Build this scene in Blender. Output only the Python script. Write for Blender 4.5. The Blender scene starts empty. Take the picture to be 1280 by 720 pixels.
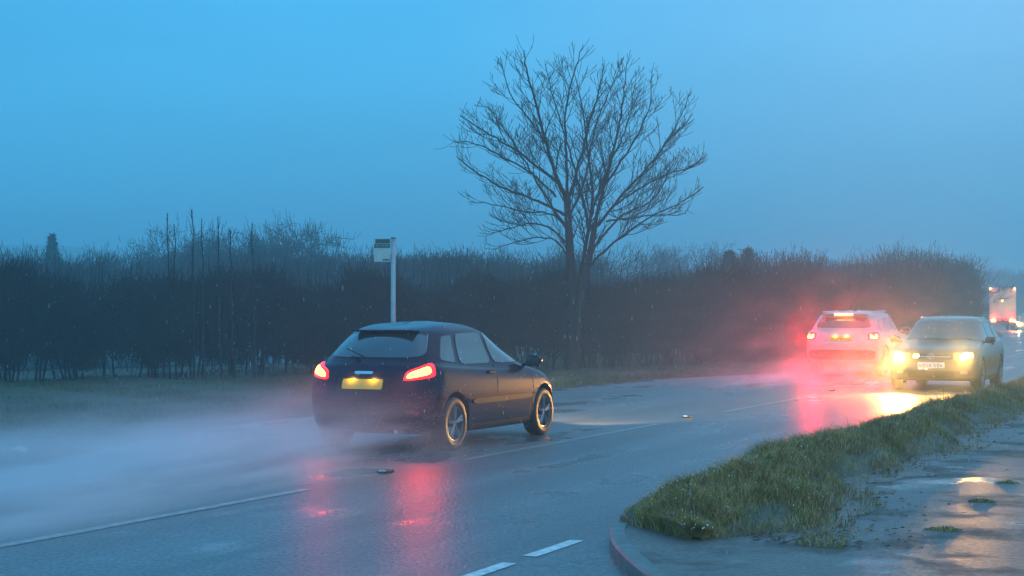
import bpy, bmesh, math, random
import numpy as np
from mathutils import Vector, Matrix, kdtree
from mathutils.bvhtree import BVHTree

R = math.radians
rng = np.random.default_rng(7)
random.seed(7)
S = bpy.context.scene
COL = S.collection

# ------------------------------------------------------------------ camera, sky, sun, exposure
CAMZ = 1.54
FPX = 1950.0                      # focal length in pixels of the 1280 px wide photograph
cd = bpy.data.cameras.new('camera')
cam = bpy.data.objects.new('camera', cd)
COL.objects.link(cam)
S.camera = cam
cd.sensor_width = 36
cd.lens = FPX / 1280 * 36
cd.clip_start = 0.1
cd.clip_end = 3000
cam.location = (0, 0, CAMZ)
cam.rotation_euler = (R(90) + math.atan(33 / FPX), 0, 0)

SUN_EL, SUN_AZ = R(4), R(200)
w = bpy.data.worlds.new('World')
S.world = w
w.use_nodes = True
nt = w.node_tree
nt.nodes.clear()
N = nt.nodes.new
out = N('ShaderNodeOutputWorld')
bg = N('ShaderNodeBackground')
sky = N('ShaderNodeTexSky')
sky.sky_type = 'NISHITA'
sky.sun_disc = False
sky.sun_elevation = SUN_EL
sky.sun_rotation = SUN_AZ
sky.ozone_density = 6
sky.dust_density = 1.0
sky.air_density = 1.5
tc = N('ShaderNodeTexCoord')
sep = N('ShaderNodeSeparateXYZ')
nt.links.new(tc.outputs['Generated'], sep.inputs[0])
# overcast dusk cloud deck: bluer overhead, greyer towards the horizon and the right
ramp = N('ShaderNodeValToRGB')
el = ramp.color_ramp.elements
el[0].position = 0.0
el[0].color = (0.066, 0.42, 0.72, 1)
el[1].position = 1.0
el[1].color = (0.050, 0.20, 0.40, 1)
e = el.new(0.10); e.color = (0.038, 0.275, 0.49, 1)
e = el.new(0.30); e.color = (0.026, 0.190, 0.365, 1)
nt.links.new(sep.outputs['Z'], ramp.inputs[0])
cl = N('ShaderNodeTexNoise')
cl.inputs['Scale'].default_value = 2.2
cl.inputs['Detail'].default_value = 5
cmap = N('ShaderNodeMapping')
cmap.inputs['Scale'].default_value = (1, 1, 4.5)
nt.links.new(tc.outputs['Generated'], cmap.inputs[0])
nt.links.new(cmap.outputs[0], cl.inputs['Vector'])
mr = N('ShaderNodeMapRange')
mr.inputs['From Min'].default_value = 0.3
mr.inputs['From Max'].default_value = 0.7
mr.inputs['To Min'].default_value = 0.82
mr.inputs['To Max'].default_value = 1.16
nt.links.new(cl.outputs['Fac'], mr.inputs['Value'])
sidem = N('ShaderNodeMapRange')                     # a greyer band to the right
sidem.inputs['From Min'].default_value = -0.05
sidem.inputs['From Max'].default_value = 0.38
nt.links.new(sep.outputs['X'], sidem.inputs['Value'])
grey = N('ShaderNodeMix'); grey.data_type = 'RGBA'
grey.inputs['B'].default_value = (0.19, 0.32, 0.45, 1)
nt.links.new(ramp.outputs[0], grey.inputs['A'])
sm = N('ShaderNodeMath'); sm.operation = 'MULTIPLY'; sm.inputs[1].default_value = 0.8
nt.links.new(sidem.outputs[0], sm.inputs[0])
nt.links.new(sm.outputs[0], grey.inputs['Factor'])
mul = N('ShaderNodeVectorMath'); mul.operation = 'SCALE'
nt.links.new(grey.outputs['Result'], mul.inputs[0])
nt.links.new(mr.outputs[0], mul.inputs['Scale'])
skyt = N('ShaderNodeVectorMath'); skyt.operation = 'MULTIPLY'
skyt.inputs[1].default_value = (0.3, 1.0, 1.4)
nt.links.new(sky.outputs[0], skyt.inputs[0])
skys = N('ShaderNodeVectorMath'); skys.operation = 'SCALE'
skys.inputs['Scale'].default_value = 0.01
nt.links.new(skyt.outputs[0], skys.inputs[0])
add = N('ShaderNodeVectorMath'); add.operation = 'ADD'
nt.links.new(mul.outputs[0], add.inputs[0])
nt.links.new(skys.outputs[0], add.inputs[1])
nt.links.new(add.outputs[0], bg.inputs['Color'])
bg.inputs['Strength'].default_value = 1.0
nt.links.new(bg.outputs[0], out.inputs[0])

sl = bpy.data.lights.new('sun', 'SUN')
sl.energy = 0.06
sl.angle = R(30)
sl.color = (0.75, 0.85, 1.0)
sun = bpy.data.objects.new('sun', sl)
COL.objects.link(sun)
sun.rotation_euler = (R(90) - R(35), 0, math.pi - SUN_AZ)

S.view_settings.view_transform = 'Standard'
S.view_settings.look = 'None'
S.view_settings.exposure = 1.45
S.view_settings.gamma = 1
S.cycles.max_bounces = 8
S.cycles.volume_bounces = 3
S.cycles.transparent_max_bounces = 24
S.cycles.volume_step_rate = 2.0
S.cycles.volume_max_steps = 96
S.cycles.sample_clamp_indirect = 4
S.cycles.use_denoising = True
S.cycles.caustics_reflective = False
S.cycles.caustics_refractive = False

# ------------------------------------------------------------------ helpers
def tag(o, label=None, cat=None, group=None, kind=None):
    if label: o['label'] = label
    if cat: o['category'] = cat
    if group: o['group'] = group
    if kind: o['kind'] = kind
    return o

def empty(name, loc=(0, 0, 0), rz=0.0, parent=None):
    o = bpy.data.objects.new(name, None)
    o.empty_display_size = 0.2
    o.location = loc
    o.rotation_euler = (0, 0, rz)
    COL.objects.link(o)
    if parent: o.parent = parent
    return o

def mob(name, verts, faces, mat, parent=None, smooth=False, loc=None, midx=None):
    me = bpy.data.meshes.new(name)
    if isinstance(faces, np.ndarray):
        v = np.asarray(verts, dtype=np.float32).reshape(-1, 3)
        n = faces.shape[1]
        me.vertices.add(len(v))
        me.vertices.foreach_set('co', v.ravel())
        me.loops.add(faces.size)
        me.loops.foreach_set('vertex_index', faces.astype(np.int32).ravel())
        me.polygons.add(len(faces))
        me.polygons.foreach_set('loop_start', np.arange(0, faces.size, n, dtype=np.int32))
        me.update(calc_edges=True)
    else:
        me.from_pydata([tuple(map(float, p)) for p in verts], [], faces)
        me.update()
    for m in (mat if isinstance(mat, (list, tuple)) else [mat]):
        me.materials.append(m)
    if midx is not None:
        me.polygons.foreach_set('material_index', np.asarray(midx, dtype=np.int32))
    if smooth:
        me.polygons.foreach_set('use_smooth', np.ones(len(me.polygons), dtype=bool))
    o = bpy.data.objects.new(name, me)
    COL.objects.link(o)
    if parent: o.parent = parent
    if loc is not None: o.location = loc
    return o

class MB:
    def __init__(s): s.v = []; s.f = []
    def add(s, v, f):
        b = len(s.v)
        s.v += [tuple(map(float, p)) for p in v]
        s.f += [tuple(i + b for i in q) for q in f]
    def box(s, c, d, rz=0.0, bev=0.0):
        bm = bmesh.new()
        bmesh.ops.create_cube(bm, size=1)
        for v in bm.verts: v.co = Vector((v.co.x * d[0], v.co.y * d[1], v.co.z * d[2]))
        if bev: bmesh.ops.bevel(bm, geom=bm.edges[:], offset=bev, segments=2, affect='EDGES')
        M = Matrix.Translation(c) @ Matrix.Rotation(rz, 4, 'Z')
        bm.verts.index_update()
        s.add([M @ v.co for v in bm.verts], [[v.index for v in f.verts] for f in bm.faces])
        bm.free()
    def tube(s, p0, p1, r0, r1=None, n=10):
        r1 = r0 if r1 is None else r1
        p0 = Vector(p0); p1 = Vector(p1)
        d = (p1 - p0).normalized()
        a = d.orthogonal().normalized(); b = d.cross(a)
        V = []
        for k in range(n):
            t = 2 * math.pi * k / n
            V.append(p0 + (a * math.cos(t) + b * math.sin(t)) * r0)
        for k in range(n):
            t = 2 * math.pi * k / n
            V.append(p1 + (a * math.cos(t) + b * math.sin(t)) * r1)
        F = [[k, (k + 1) % n, n + (k + 1) % n, n + k] for k in range(n)]
        F += [list(range(n))[::-1], list(range(n, 2 * n))]
        s.add(V, F)
    def lathe(s, prof, n=32, axis='Y', c=(0, 0, 0)):      # prof: (offset along axis, radius)
        V = []; m = len(prof)
        for k in range(n):
            t = 2 * math.pi * k / n
            for (y, r) in prof:
                V.append((c[0] + r * math.cos(t), c[1] + y, c[2] + r * math.sin(t)))
        F = []
        for k in range(n):
            for j in range(m - 1):
                F.append([k * m + j, ((k + 1) % n) * m + j, ((k + 1) % n) * m + j + 1, k * m + j + 1])
        s.add(V, F)
    def build(s, name, mat, parent=None, smooth=False):
        return mob(name, s.v, s.f, mat, parent, smooth)

def px(u, v, z=0.0):
    """ground point (height z) under a pixel of the 1280x720 photograph"""
    Y = (CAMZ - z) * FPX / (v - 393.0)
    return Vector(((u - 640) * Y / FPX, Y, z))
def at(u, v, Y):
    return Vector(((u - 640) * Y / FPX, Y, CAMZ + (393.0 - v) * Y / FPX))

# ------------------------------------------------------------------ materials
def mat(name, base, rough=0.6, metal=0.0, emit=None, es=0.0, spec=0.5, coat=0.0, vary=0.0, vscale=6.0, bump=0.0, bscale=60.0, alpha=None, trans=0.0, ior=None):
    m = bpy.data.materials.new(name)
    m.use_nodes = True
    t = m.node_tree
    b = t.nodes['Principled BSDF']
    b.inputs['Base Color'].default_value = (*base, 1)
    b.inputs['Roughness'].default_value = rough
    b.inputs['Metallic'].default_value = metal
    b.inputs['Specular IOR Level'].default_value = spec
    b.inputs['Coat Weight'].default_value = coat
    b.inputs['Coat Roughness'].default_value = 0.05
    b.inputs['Transmission Weight'].default_value = trans
    if ior: b.inputs['IOR'].default_value = ior
    if emit:
        b.inputs['Emission Color'].default_value = (*emit, 1)
        b.inputs['Emission Strength'].default_value = es
    if vary or bump:
        c = t.nodes.new('ShaderNodeTexCoord')
        n = t.nodes.new('ShaderNodeTexNoise')
        n.inputs['Scale'].default_value = vscale
        n.inputs['Detail'].default_value = 6
        t.links.new(c.outputs['Object'], n.inputs['Vector'])
        if vary:
            r = t.nodes.new('ShaderNodeValToRGB')
            r.color_ramp.elements[0].position = 0.3
            r.color_ramp.elements[1].position = 0.7
            r.color_ramp.elements[0].color = (*[max(0, x * (1 - vary)) for x in base], 1)
            r.color_ramp.elements[1].color = (*[x * (1 + vary) for x in base], 1)
            t.links.new(n.outputs['Fac'], r.inputs[0])
            t.links.new(r.outputs[0], b.inputs['Base Color'])
        if bump:
            n2 = t.nodes.new('ShaderNodeTexNoise')
            n2.inputs['Scale'].default_value = bscale
            n2.inputs['Detail'].default_value = 4
            t.links.new(c.outputs['Object'], n2.inputs['Vector'])
            bp = t.nodes.new('ShaderNodeBump')
            bp.inputs['Strength'].default_value = bump
            bp.inputs['Distance'].default_value = 0.02
            t.links.new(n2.outputs['Fac'], bp.inputs['Height'])
            t.links.new(bp.outputs[0], b.inputs['Normal'])
    return m

M = {}
M['bark'] = mat('bark', (0.026, 0.026, 0.024), 0.9, vary=0.4, vscale=8)
M['twig'] = mat('twig', (0.030, 0.030, 0.026), 0.9, vary=0.35, vscale=1.5)
M['twig_far'] = mat('twig_far', (0.036, 0.040, 0.032), 0.9, vary=0.35, vscale=0.3)
M['conifer'] = mat('conifer', (0.020, 0.040, 0.022), 0.9, vary=0.4, vscale=2)
M['grass'] = mat('grass', (0.25, 0.20, 0.025), 0.40, vary=0.55, vscale=3.5)
M['grass_dim'] = mat('grass_dim', (0.055, 0.085, 0.022), 0.5, vary=0.5, vscale=2.5)
M['drygrass'] = mat('drygrass', (0.50, 0.26, 0.08), 0.45, vary=0.4, vscale=3)
M['turf'] = mat('turf', (0.040, 0.055, 0.020), 0.9, vary=0.5, vscale=2, bump=0.6, bscale=18)
M['soil'] = mat('soil', (0.085, 0.065, 0.025), 0.5, vary=0.5, vscale=5, bump=0.7, bscale=30)
M['mud'] = mat('mud', (0.13, 0.075, 0.045), 0.38, vary=0.5, vscale=7, bump=0.9, bscale=22)
M['leaf'] = mat('leaf', (0.22, 0.10, 0.035), 0.4, vary=0.5, vscale=9)
M['field'] = mat('field', (0.035, 0.050, 0.022), 0.9, vary=0.4, vscale=0.05, bump=0.4, bscale=1.2)
M['kerb'] = mat('kerb_stone', (0.16, 0.155, 0.14), 0.4, vary=0.4, vscale=9, bump=0.3, bscale=70)
M['rubber'] = mat('rubber', (0.015, 0.015, 0.015), 0.5)
M['rim'] = mat('rim_alloy', (0.30, 0.31, 0.33), 0.28, metal=0.9)
M['trim'] = mat('black_trim', (0.02, 0.02, 0.021), 0.5, spec=0.2)
M['chrome'] = mat('chrome', (0.7, 0.7, 0.7), 0.12, metal=1)
M['glass'] = mat('tinted_glass', (0.024, 0.040, 0.046), 0.10, spec=0.9, coat=1.0)
M['paint_maroon'] = mat('paint_dark', (0.012, 0.004, 0.026), 0.22, spec=0.25, coat=0.2, vary=0.2, vscale=2)
M['paint_white'] = mat('paint_white', (0.44, 0.42, 0.42), 0.35, coat=0.8, vary=0.06, vscale=2)
M['paint_grey'] = mat('paint_grey', (0.07, 0.065, 0.06), 0.35, coat=0.8, vary=0.15, vscale=2)
M['plate_yellow'] = mat('plate_yellow', (0.90, 0.47, 0.03), 0.35)
M['plate_white'] = mat('plate_white', (0.75, 0.75, 0.72), 0.35)
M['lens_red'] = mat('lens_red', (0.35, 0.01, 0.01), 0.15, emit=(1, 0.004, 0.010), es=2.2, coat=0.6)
M['lens_red_dull'] = mat('lens_red_dull', (0.25, 0.01, 0.01), 0.2, coat=0.5)
M['lamp_red_hot'] = mat('lamp_red_hot', (0.5, 0.05, 0.02), 0.3, emit=(1, 0.085, 0.008), es=24)
M['lamp_brake_hot'] = mat('lamp_brake_hot', (0.5, 0.05, 0.02), 0.3, emit=(1, 0.36, 0.05), es=7)
M['lens_clear'] = mat('lens_clear', (0.35, 0.33, 0.3), 0.1, coat=1)
M['lens_lit'] = mat('lens_lit', (0.5, 0.45, 0.35), 0.1, emit=(1, 0.58, 0.12), es=0.5)
M['head_hot'] = mat('head_hot', (0.9, 0.9, 0.8), 0.2, emit=(1, 0.66, 0.18), es=30)
M['lamp_amber'] = mat('lamp_amber', (0.7, 0.4, 0.1), 0.2, emit=(1, 0.60, 0.14), es=2.2)
M['galv'] = mat('galvanised', (0.42, 0.44, 0.45), 0.4, metal=0.3, vary=0.15, vscale=10)
M['sign_green'] = mat('sign_green', (0.01, 0.085, 0.06), 0.35)
M['sign_white'] = mat('sign_white', (0.62, 0.62, 0.56), 0.4, vary=0.1, vscale=12)
M['sign_text'] = mat('sign_text', (0.35, 0.5, 0.45), 0.4)
M['water'] = mat('flood_water', (0.02, 0.03, 0.03), 0.08, spec=0.5, bump=0.15, bscale=1.5)
M['droplet'] = mat('droplet', (0.9, 0.9, 0.9), 0.08, spec=1.0, coat=1.0)
M['lorry_white'] = mat('lorry_panel', (0.35, 0.33, 0.32), 0.5, vary=0.1, vscale=1)
M['stone'] = mat('pale_litter', (0.75, 0.75, 0.72), 0.5)

ROADANG = math.atan(0.472)

def wet_material(name, base, dark, streak, rlo, rhi, puddle, mud=None, bumpd=0.006, coarse=1.0):
    """wet tarmac: aggregate bump, stretched worn tracks, smooth film of water in the low spots"""
    m = bpy.data.materials.new(name)
    m.use_nodes = True
    t = m.node_tree; L = t.links.new; n = t.nodes.new
    b = t.nodes['Principled BSDF']
    c = n('ShaderNodeTexCoord')
    mp = n('ShaderNodeMapping')
    mp.inputs['Rotation'].default_value = (0, 0, ROADANG)      # now local y runs along the road
    L(c.outputs['Object'], mp.inputs[0])
    st = n('ShaderNodeMapping'); st.inputs['Scale'].default_value = streak
    L(mp.outputs[0], st.inputs[0])
    n1 = n('ShaderNodeTexNoise'); n1.inputs['Scale'].default_value = 1.0; n1.inputs['Detail'].default_value = 5
    L(st.outputs[0], n1.inputs['Vector'])
    n2 = n('ShaderNodeTexNoise'); n2.inputs['Scale'].default_value = 0.8 * coarse; n2.inputs['Detail'].default_value = 7
    L(c.outputs['Object'], n2.inputs['Vector'])
    mx = n('ShaderNodeMath'); mx.operation = 'MULTIPLY_ADD'; mx.inputs[1].default_value = 0.5
    mh = n('ShaderNodeMath'); mh.operation = 'MULTIPLY'; mh.inputs[1].default_value = 0.5
    L(n1.outputs['Fac'], mh.inputs[0]); L(n2.outputs['Fac'], mx.inputs[0]); L(mh.outputs[0], mx.inputs[2])
    film = n('ShaderNodeMapRange'); film.interpolation_type = 'SMOOTHSTEP'
    film.inputs['From Min'].default_value = puddle; film.inputs['From Max'].default_value = puddle + 0.09
    L(mx.outputs[0], film.inputs['Value'])                    # 1 = under water
    # aggregate colour
    n3 = n('ShaderNodeTexNoise'); n3.inputs['Scale'].default_value = 30; n3.inputs['Detail'].default_value = 3
    L(c.outputs['Object'], n3.inputs['Vector'])
    r = n('ShaderNodeValToRGB')
    r.color_ramp.elements[0].position = 0.35; r.color_ramp.elements[1].position = 0.68
    r.color_ramp.elements[0].color = (*dark, 1); r.color_ramp.elements[1].color = (*base, 1)
    L(n3.outputs['Fac'], r.inputs[0])
    col = r.outputs[0]
    if mud:
        n4 = n('ShaderNodeTexNoise'); n4.inputs['Scale'].default_value = 0.9; n4.inputs['Detail'].default_value = 8
        n4.inputs['Roughness'].default_value = 0.65
        L(c.outputs['Object'], n4.inputs['Vector'])
        mf = n('ShaderNodeMapRange'); mf.inputs['From Min'].default_value = 0.50; mf.inputs['From Max'].default_value = 0.60
        L(n4.outputs['Fac'], mf.inputs['Value'])
        mm = n('ShaderNodeMix'); mm.data_type = 'RGBA'; mm.inputs['B'].default_value = (*mud, 1)
        L(mf.outputs[0], mm.inputs['Factor']); L(col, mm.inputs['A'])
        col = mm.outputs['Result']
    tv = n('ShaderNodeMapRange'); tv.inputs['From Min'].default_value = .3; tv.inputs['From Max'].default_value = .7
    tv.inputs['To Min'].default_value = .62; tv.inputs['To Max'].default_value = 1.4
    L(n1.outputs['Fac'], tv.inputs['Value'])
    ts_ = n('ShaderNodeVectorMath'); ts_.operation = 'SCALE'; L(col, ts_.inputs[0]); L(tv.outputs[0], ts_.inputs['Scale'])
    L(ts_.outputs[0], b.inputs['Base Color'])
    rr = n('ShaderNodeMapRange'); rr.inputs['To Min'].default_value = rhi; rr.inputs['To Max'].default_value = rlo
    L(film.outputs[0], rr.inputs['Value']); 
    if mud:
        ra = n('ShaderNodeMath'); ra.operation = 'MULTIPLY_ADD'; ra.inputs[1].default_value = 0.22; ra.use_clamp = True
        L(mf.outputs[0], ra.inputs[0]); L(rr.outputs[0], ra.inputs[2])
        L(ra.outputs[0], b.inputs['Roughness'])
    else:
        L(rr.outputs[0], b.inputs['Roughness'])
    b.inputs['Specular IOR Level'].default_value = 0.9
    # bump: aggregate (flattened by the film) + long ripples of running water
    n5 = n('ShaderNodeTexNoise'); n5.inputs['Scale'].default_value = 8; n5.inputs['Detail'].default_value = 5
    L(c.outputs['Object'], n5.inputs['Vector'])
    inv = n('ShaderNodeMath'); inv.operation = 'MULTIPLY_ADD'; inv.inputs[1].default_value = -0.85; inv.inputs[2].default_value = 1.0
    L(film.outputs[0], inv.inputs[0])
    ag = n('ShaderNodeMath'); ag.operation = 'MULTIPLY'
    L(n3.outputs['Fac'], ag.inputs[0]); L(inv.outputs[0], ag.inputs[1])
    hs = n('ShaderNodeMath'); hs.operation = 'MULTIPLY_ADD'; hs.inputs[1].default_value = 0.8
    L(n5.outputs['Fac'], hs.inputs[0]); L(ag.outputs[0], hs.inputs[2])
    bp = n('ShaderNodeBump'); bp.inputs['Strength'].default_value = 0.8; bp.inputs['Distance'].default_value = bumpd
    L(hs.outputs[0], bp.inputs['Height'])
    L(bp.outputs[0], b.inputs['Normal'])
    return m

M['road'] = wet_material('wet_road', (0.20, 0.20, 0.20), (0.060, 0.062, 0.065), (1.3, 0.10, 1), 0.15, 0.38, 0.53, bumpd=0.012)
M['path'] = wet_material('wet_path', (0.19, 0.145, 0.120), (0.070, 0.055, 0.045), (0.9, 0.45, 1), 0.10, 0.50, 0.545, mud=(0.070, 0.042, 0.024), coarse=1.7)
M['line_bright'] = mat('line_fresh_paint', (0.75, 0.75, 0.72), 0.3, vary=0.35, vscale=16)
M['line'] = mat('line_paint', (0.30, 0.31, 0.30), 0.3, vary=0.55, vscale=14)

# ------------------------------------------------------------------ road geometry
def cx(Y):
    x = 5.58 + 0.472 * (Y - 29.4)
    if Y > 35:
        q = min(Y, 200.0) - 35
        x -= 0.00098 * q * q
        if Y > 200: x -= 2 * 0.00098 * 165 * (Y - 200)
    return x
def cs(Y):
    s = 0.472
    if Y > 35: s -= 2 * 0.00098 * (min(Y, 200.0) - 35)
    return s
def rp(Y, off, z=0.0):
    s = cs(Y); h = math.hypot(1, s)
    return Vector((cx(Y) + off / h, Y - off * s / h, z))
def sm(a, b, x):
    t = min(1, max(0, (x - a) / (b - a))); return t * t * (3 - 2 * t)
def left_edge(Y):
    return -3.4 - 1.9 * sm(12, 20, Y) * (1 - sm(33, 42, Y))
YS = [-40, -20, -5] + [0.5 * k for k in range(0, 100)] + [50 + 2 * k for k in range(0, 75)] + [200 + 10 * k for k in range(16)]

def strip(name, A, B, m, z=0.0, nacross=1):
    V = []; F = []
    n = nacross + 1
    for a, b in zip(A, B):
        for k in range(n):
            V.append((Vector(a).lerp(Vector(b), k / nacross)))
    for i in range(len(A) - 1):
        for k in range(nacross):
            F.append((i * n + k, i * n + k + 1, (i + 1) * n + k + 1, (i + 1) * n + k))
    return mob(name, V, F, m)

# ground sheet to the horizon
G = 620.0
ground = mob('ground', [(-G, -60, -0.06), (G, -60, -0.06), (G, 2 * G - 60, -0.06), (-G, 2 * G - 60, -0.06)], [(0, 1, 2, 3)], M['field'])
tag(ground, kind='structure')
# carriageway (with the bus lay-by on its far side and the side road mouth near the camera)
A = [rp(Y, left_edge(Y)) for Y in YS]
B = []
for Y in YS:
    B.append(rp(Y, 3.42))
for i, Y in enumerate(YS):
    if Y <= 13: B[i] = rp(Y, 3.42 + 8.0 * (1 - sm(8, 13, Y)))
road = strip('road', A, B, M['road'], nacross=4)
tag(road, kind='structure')

# kerb polyline (top surface 0.1 m above the road)
kerb_pts = [rp(Y, 3.42) for Y in (70, 60, 50, 42, 36, 30, 26, 22, 19, 17, 15, 14, 13.2)]
kerb_pts += [Vector((0.93, 11.5, 0)), Vector((0.78, 11.1, 0)), Vector((0.675, 10.7, 0)), Vector((0.63, 10.2, 0)), Vector((0.65, 9.6, 0)),
             Vector((0.73, 8.8, 0)), Vector((0.90, 7.8, 0)), Vector((1.1, 6.4, 0)), Vector((1.5, 4, 0)), Vector((2.3, 0, 0)), Vector((3.4, -4, 0))]
def offset_line(P, d):
    o = []
    for i, p in enumerate(P):
        a = P[max(0, i - 1)]; b = P[min(len(P) - 1, i + 1)]
        t = (b - a).normalized(); nrm = Vector((-t.y, t.x, 0))
        o.append(p + nrm * d)
    return o
def resample(P, step):
    out_ = [P[0]]
    for a, b in zip(P, P[1:]):
        n = max(1, int((b - a).length / step))
        out_ += [a.lerp(b, (k + 1) / n) for k in range(n)]
    return out_
def chaikin(P, n=2):
    for _ in range(n):
        Q = [P[0]]
        for a, b in zip(P, P[1:]):
            Q += [a.lerp(b, .25), a.lerp(b, .75)]
        P = Q + [P[-1]]
    return P
KP = chaikin(kerb_pts)
kout = offset_line(KP, 0.0)
kin = offset_line(KP, 0.125)      # travelling towards the camera the left normal points to +x
V = []; F = []
prof = [(0.0, -0.05), (0.0, 0.085), (0.012, 0.098), (0.10, 0.104), (0.10, -0.05)]
lines = [offset_line(KP, d) for d, z in prof]
for i in range(len(KP)):
    for k, (d, z) in enumerate(prof):
        p = lines[k][i]; V.append((p.x, p.y, z))
for i in range(len(KP) - 1):
    for k in range(len(prof) - 1):
        F.append((i * 5 + k, i * 5 + k + 1, (i + 1) * 5 + k + 1, (i + 1) * 5 + k))
kerb = mob('kerb', V, F, M['kerb'], smooth=False)
tag(kerb, kind='structure')

# footpath
PI_ = offset_line(KP, 0.095)
far = []
for p in PI_:
    far.append(Vector((p.x + 9 + 0.2 * max(0, p.y), p.y, 0)))
path = strip('footpath', [Vector((p.x, p.y, 0.096)) for p in PI_], [Vector((p.x, p.y, 0.096)) for p in far], M['path'], nacross=6)
tag(path, kind='structure')

# painted lines: 6 m dashes with 3 m gaps on the centre, short marks across the side road mouth
def dash(Y0, Y1, off, wd, z=0.004):
    n = max(2, int((Y1 - Y0) / 0.5))
    Vv = []
    for k in range(n + 1):
        Y = Y0 + (Y1 - Y0) * k / n
        jit = random.uniform(-0.006, 0.006)
        Vv += [rp(Y, off - wd / 2 + jit, z), rp(Y, off + wd / 2 + jit, z)]
    Ff = [(2 * k, 2 * k + 1, 2 * k + 3, 2 * k + 2) for k in range(n)]
    return Vv, Ff
mb = MB()
Y = 24.65 - 8.14 * 4
k = 0
while Y < 190:
    mb.add(*dash(Y, Y + 5.4, 0.0, 0.11)); Y += 8.14
tag(mb.build('centre_line_marking', M['line']), kind='structure')
mb = MB()
for k in range(5):
    mb.add(*dash(11.38 - 0.97 * k, 12.08 - 0.97 * k, 3.36, 0.10))
tag(mb.build('give_way_marking', M['line_bright']), kind='structure')

# left verge / bank between the road and the hedge
HEDGE = [Vector(p) for p in ((-16.5, 32.0, 0), (-11.5, 34.5, 0), (-4.0, 38.5, 0), (1.5, 41.7, 0), (6.3, 47.5, 0), (11.0, 55, 0), (17.0, 68, 0), (25.3, 90, 0), (38.0, 133, 0), (48.0, 185, 0))]
def hedge_at_len(P, n):
    L_ = [0]
    for a, b in zip(P, P[1:]): L_.append(L_[-1] + (b - a).length)
    o = []
    for q in np.linspace(0, L_[-1], n):
        j = min(len(P) - 2, int(np.searchsorted(L_, q, side='right') - 1))
        o.append(P[j].lerp(P[j + 1], (q - L_[j]) / (L_[j + 1] - L_[j])))
    return o
Aq = [rp(Y, left_edge(Y), 0.0) for Y in np.linspace(6, 185, 120)]
Hq = hedge_at_len([Vector((-26, 24, 0))] + HEDGE, 120)
# match by distance along: remap so near part lines up
V = []; F = []
nn = 14
for i, a in enumerate(Aq):
    # nearest hedge sample ahead
    b = min(Hq, key=lambda h: (h - a).length + abs((h - a).normalized().dot(Vector((math.sin(ROADANG), math.cos(ROADANG), 0)))) * 6)
    b = b + (b - a).normalized() * 0.7
    for k in range(nn):
        t = k / (nn - 1)
        p = a.lerp(b, t)
        z = -0.012 + 0.08 * sm(0, 0.15, t) + 0.05 * math.sin(p.x * 1.3 + p.y * 0.9) * sm(0.05, 0.3, t)
        V.append((p.x, p.y, z))
for i in range(len(Aq) - 1):
    for k in range(nn - 1):
        F.append((i * nn + k, i * nn + k + 1, (i + 1) * nn + k + 1, (i + 1) * nn + k))
verge_left = mob('verge_ground', V, F, M['turf'], smooth=True)
tag(verge_left, kind='structure')

# flooded field behind the hedge
fl = []
for k in range(40):
    a = 2 * math.pi * k / 40
    rr = 1 + 0.12 * math.sin(3 * a + 1) + 0.07 * math.sin(7 * a)
    fl.append((-22 + 36 * math.cos(a) * rr, 62 + 21 * math.sin(a) * rr + 0.25 * 30 * math.cos(a), -0.03))
water = mob('flood_water', fl, [tuple(range(40))], M['water'])
tag(water, kind='structure')

# far hills
def hill(cxp, cyp, wx, wy, h, n=24):
    V = []; F = []
    for i in range(n + 1):
        for j in range(n + 1):
            a = -1 + 2 * i / n; b = -1 + 2 * j / n
            r = math.hypot(a, b)
            z = h * max(0, math.cos(min(1, r) * math.pi / 2)) ** 1.3 * (1 + 0.12 * math.sin(5 * a + 2) + 0.05 * math.sin(13 * a + b * 6)) - 0.3
            V.append((cxp + a * wx, cyp + b * wy, z))
    for i in range(n):
        for j in range(n):
            F.append((i * (n + 1) + j, (i + 1) * (n + 1) + j, (i + 1) * (n + 1) + j + 1, i * (n + 1) + j + 1))
    return V, F
mb = MB()
mb.add(*hill(-190, 580, 240, 130, 25))
mb.add(*hill(60, 640, 190, 120, 24))
tag(mb.build('hills', M['field'], smooth=True), kind='structure')

# ------------------------------------------------------------------ verge mound with grass
def verge_section(Y):
    """inner and outer offsets of the right hand grass verge"""
    o0 = 3.52
    o1 = 4.80 - 0.36 * sm(12, 15.5, Y) + 0.13 * math.sin(Y * 1.1) + 0.08 * math.sin(Y * 2.7 + 1) + 0.05 * math.sin(Y * 6.1)
    return o0, o1
def nose(Y):      # closes the verge towards the side road
    return sm(11.85, 13.2, Y)
def mound_point(Y, t):
    o0, o1 = verge_section(Y)
    q = math.sqrt(max(0.0, nose(Y)))
    mid0 = 4.3
    o0_ = mid0 + (o0 - mid0) * min(1, q * 1.6 + 0.02)
    o1_ = mid0 + (o1 - mid0) * min(1, q * 1.15 + 0.02)
    p = rp(Y, o0_ + (o1_ - o0_) * t)
    h = 0.20 * math.sin(math.pi * min(1, max(0, t)) ** 0.72) ** 0.8 * min(1, q * 1.2)
    h += 0.02 * math.sin(p.x * 5) * math.sin(p.y * 4) * q
    p.z = 0.092 + max(0.0, h) + (0.012 if 0.02 < t < 0.98 else -0.01)
    return p
VY = list(np.linspace(11.86, 15, 30)) + list(np.linspace(15.3, 62, 90))
V = []; F = []; nn = 22
for Y in VY:
    for k in range(nn): V.append(mound_point(Y, k / (nn - 1)))
for i in range(len(VY) - 1):
    for k in range(nn - 1):
        F.append((i * nn + k, i * nn + k + 1, (i + 1) * nn + k + 1, (i + 1) * nn + k))
verge = mob('verge_bank', V, F, M['soil'], smooth=True)
tag(verge, kind='structure')

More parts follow.
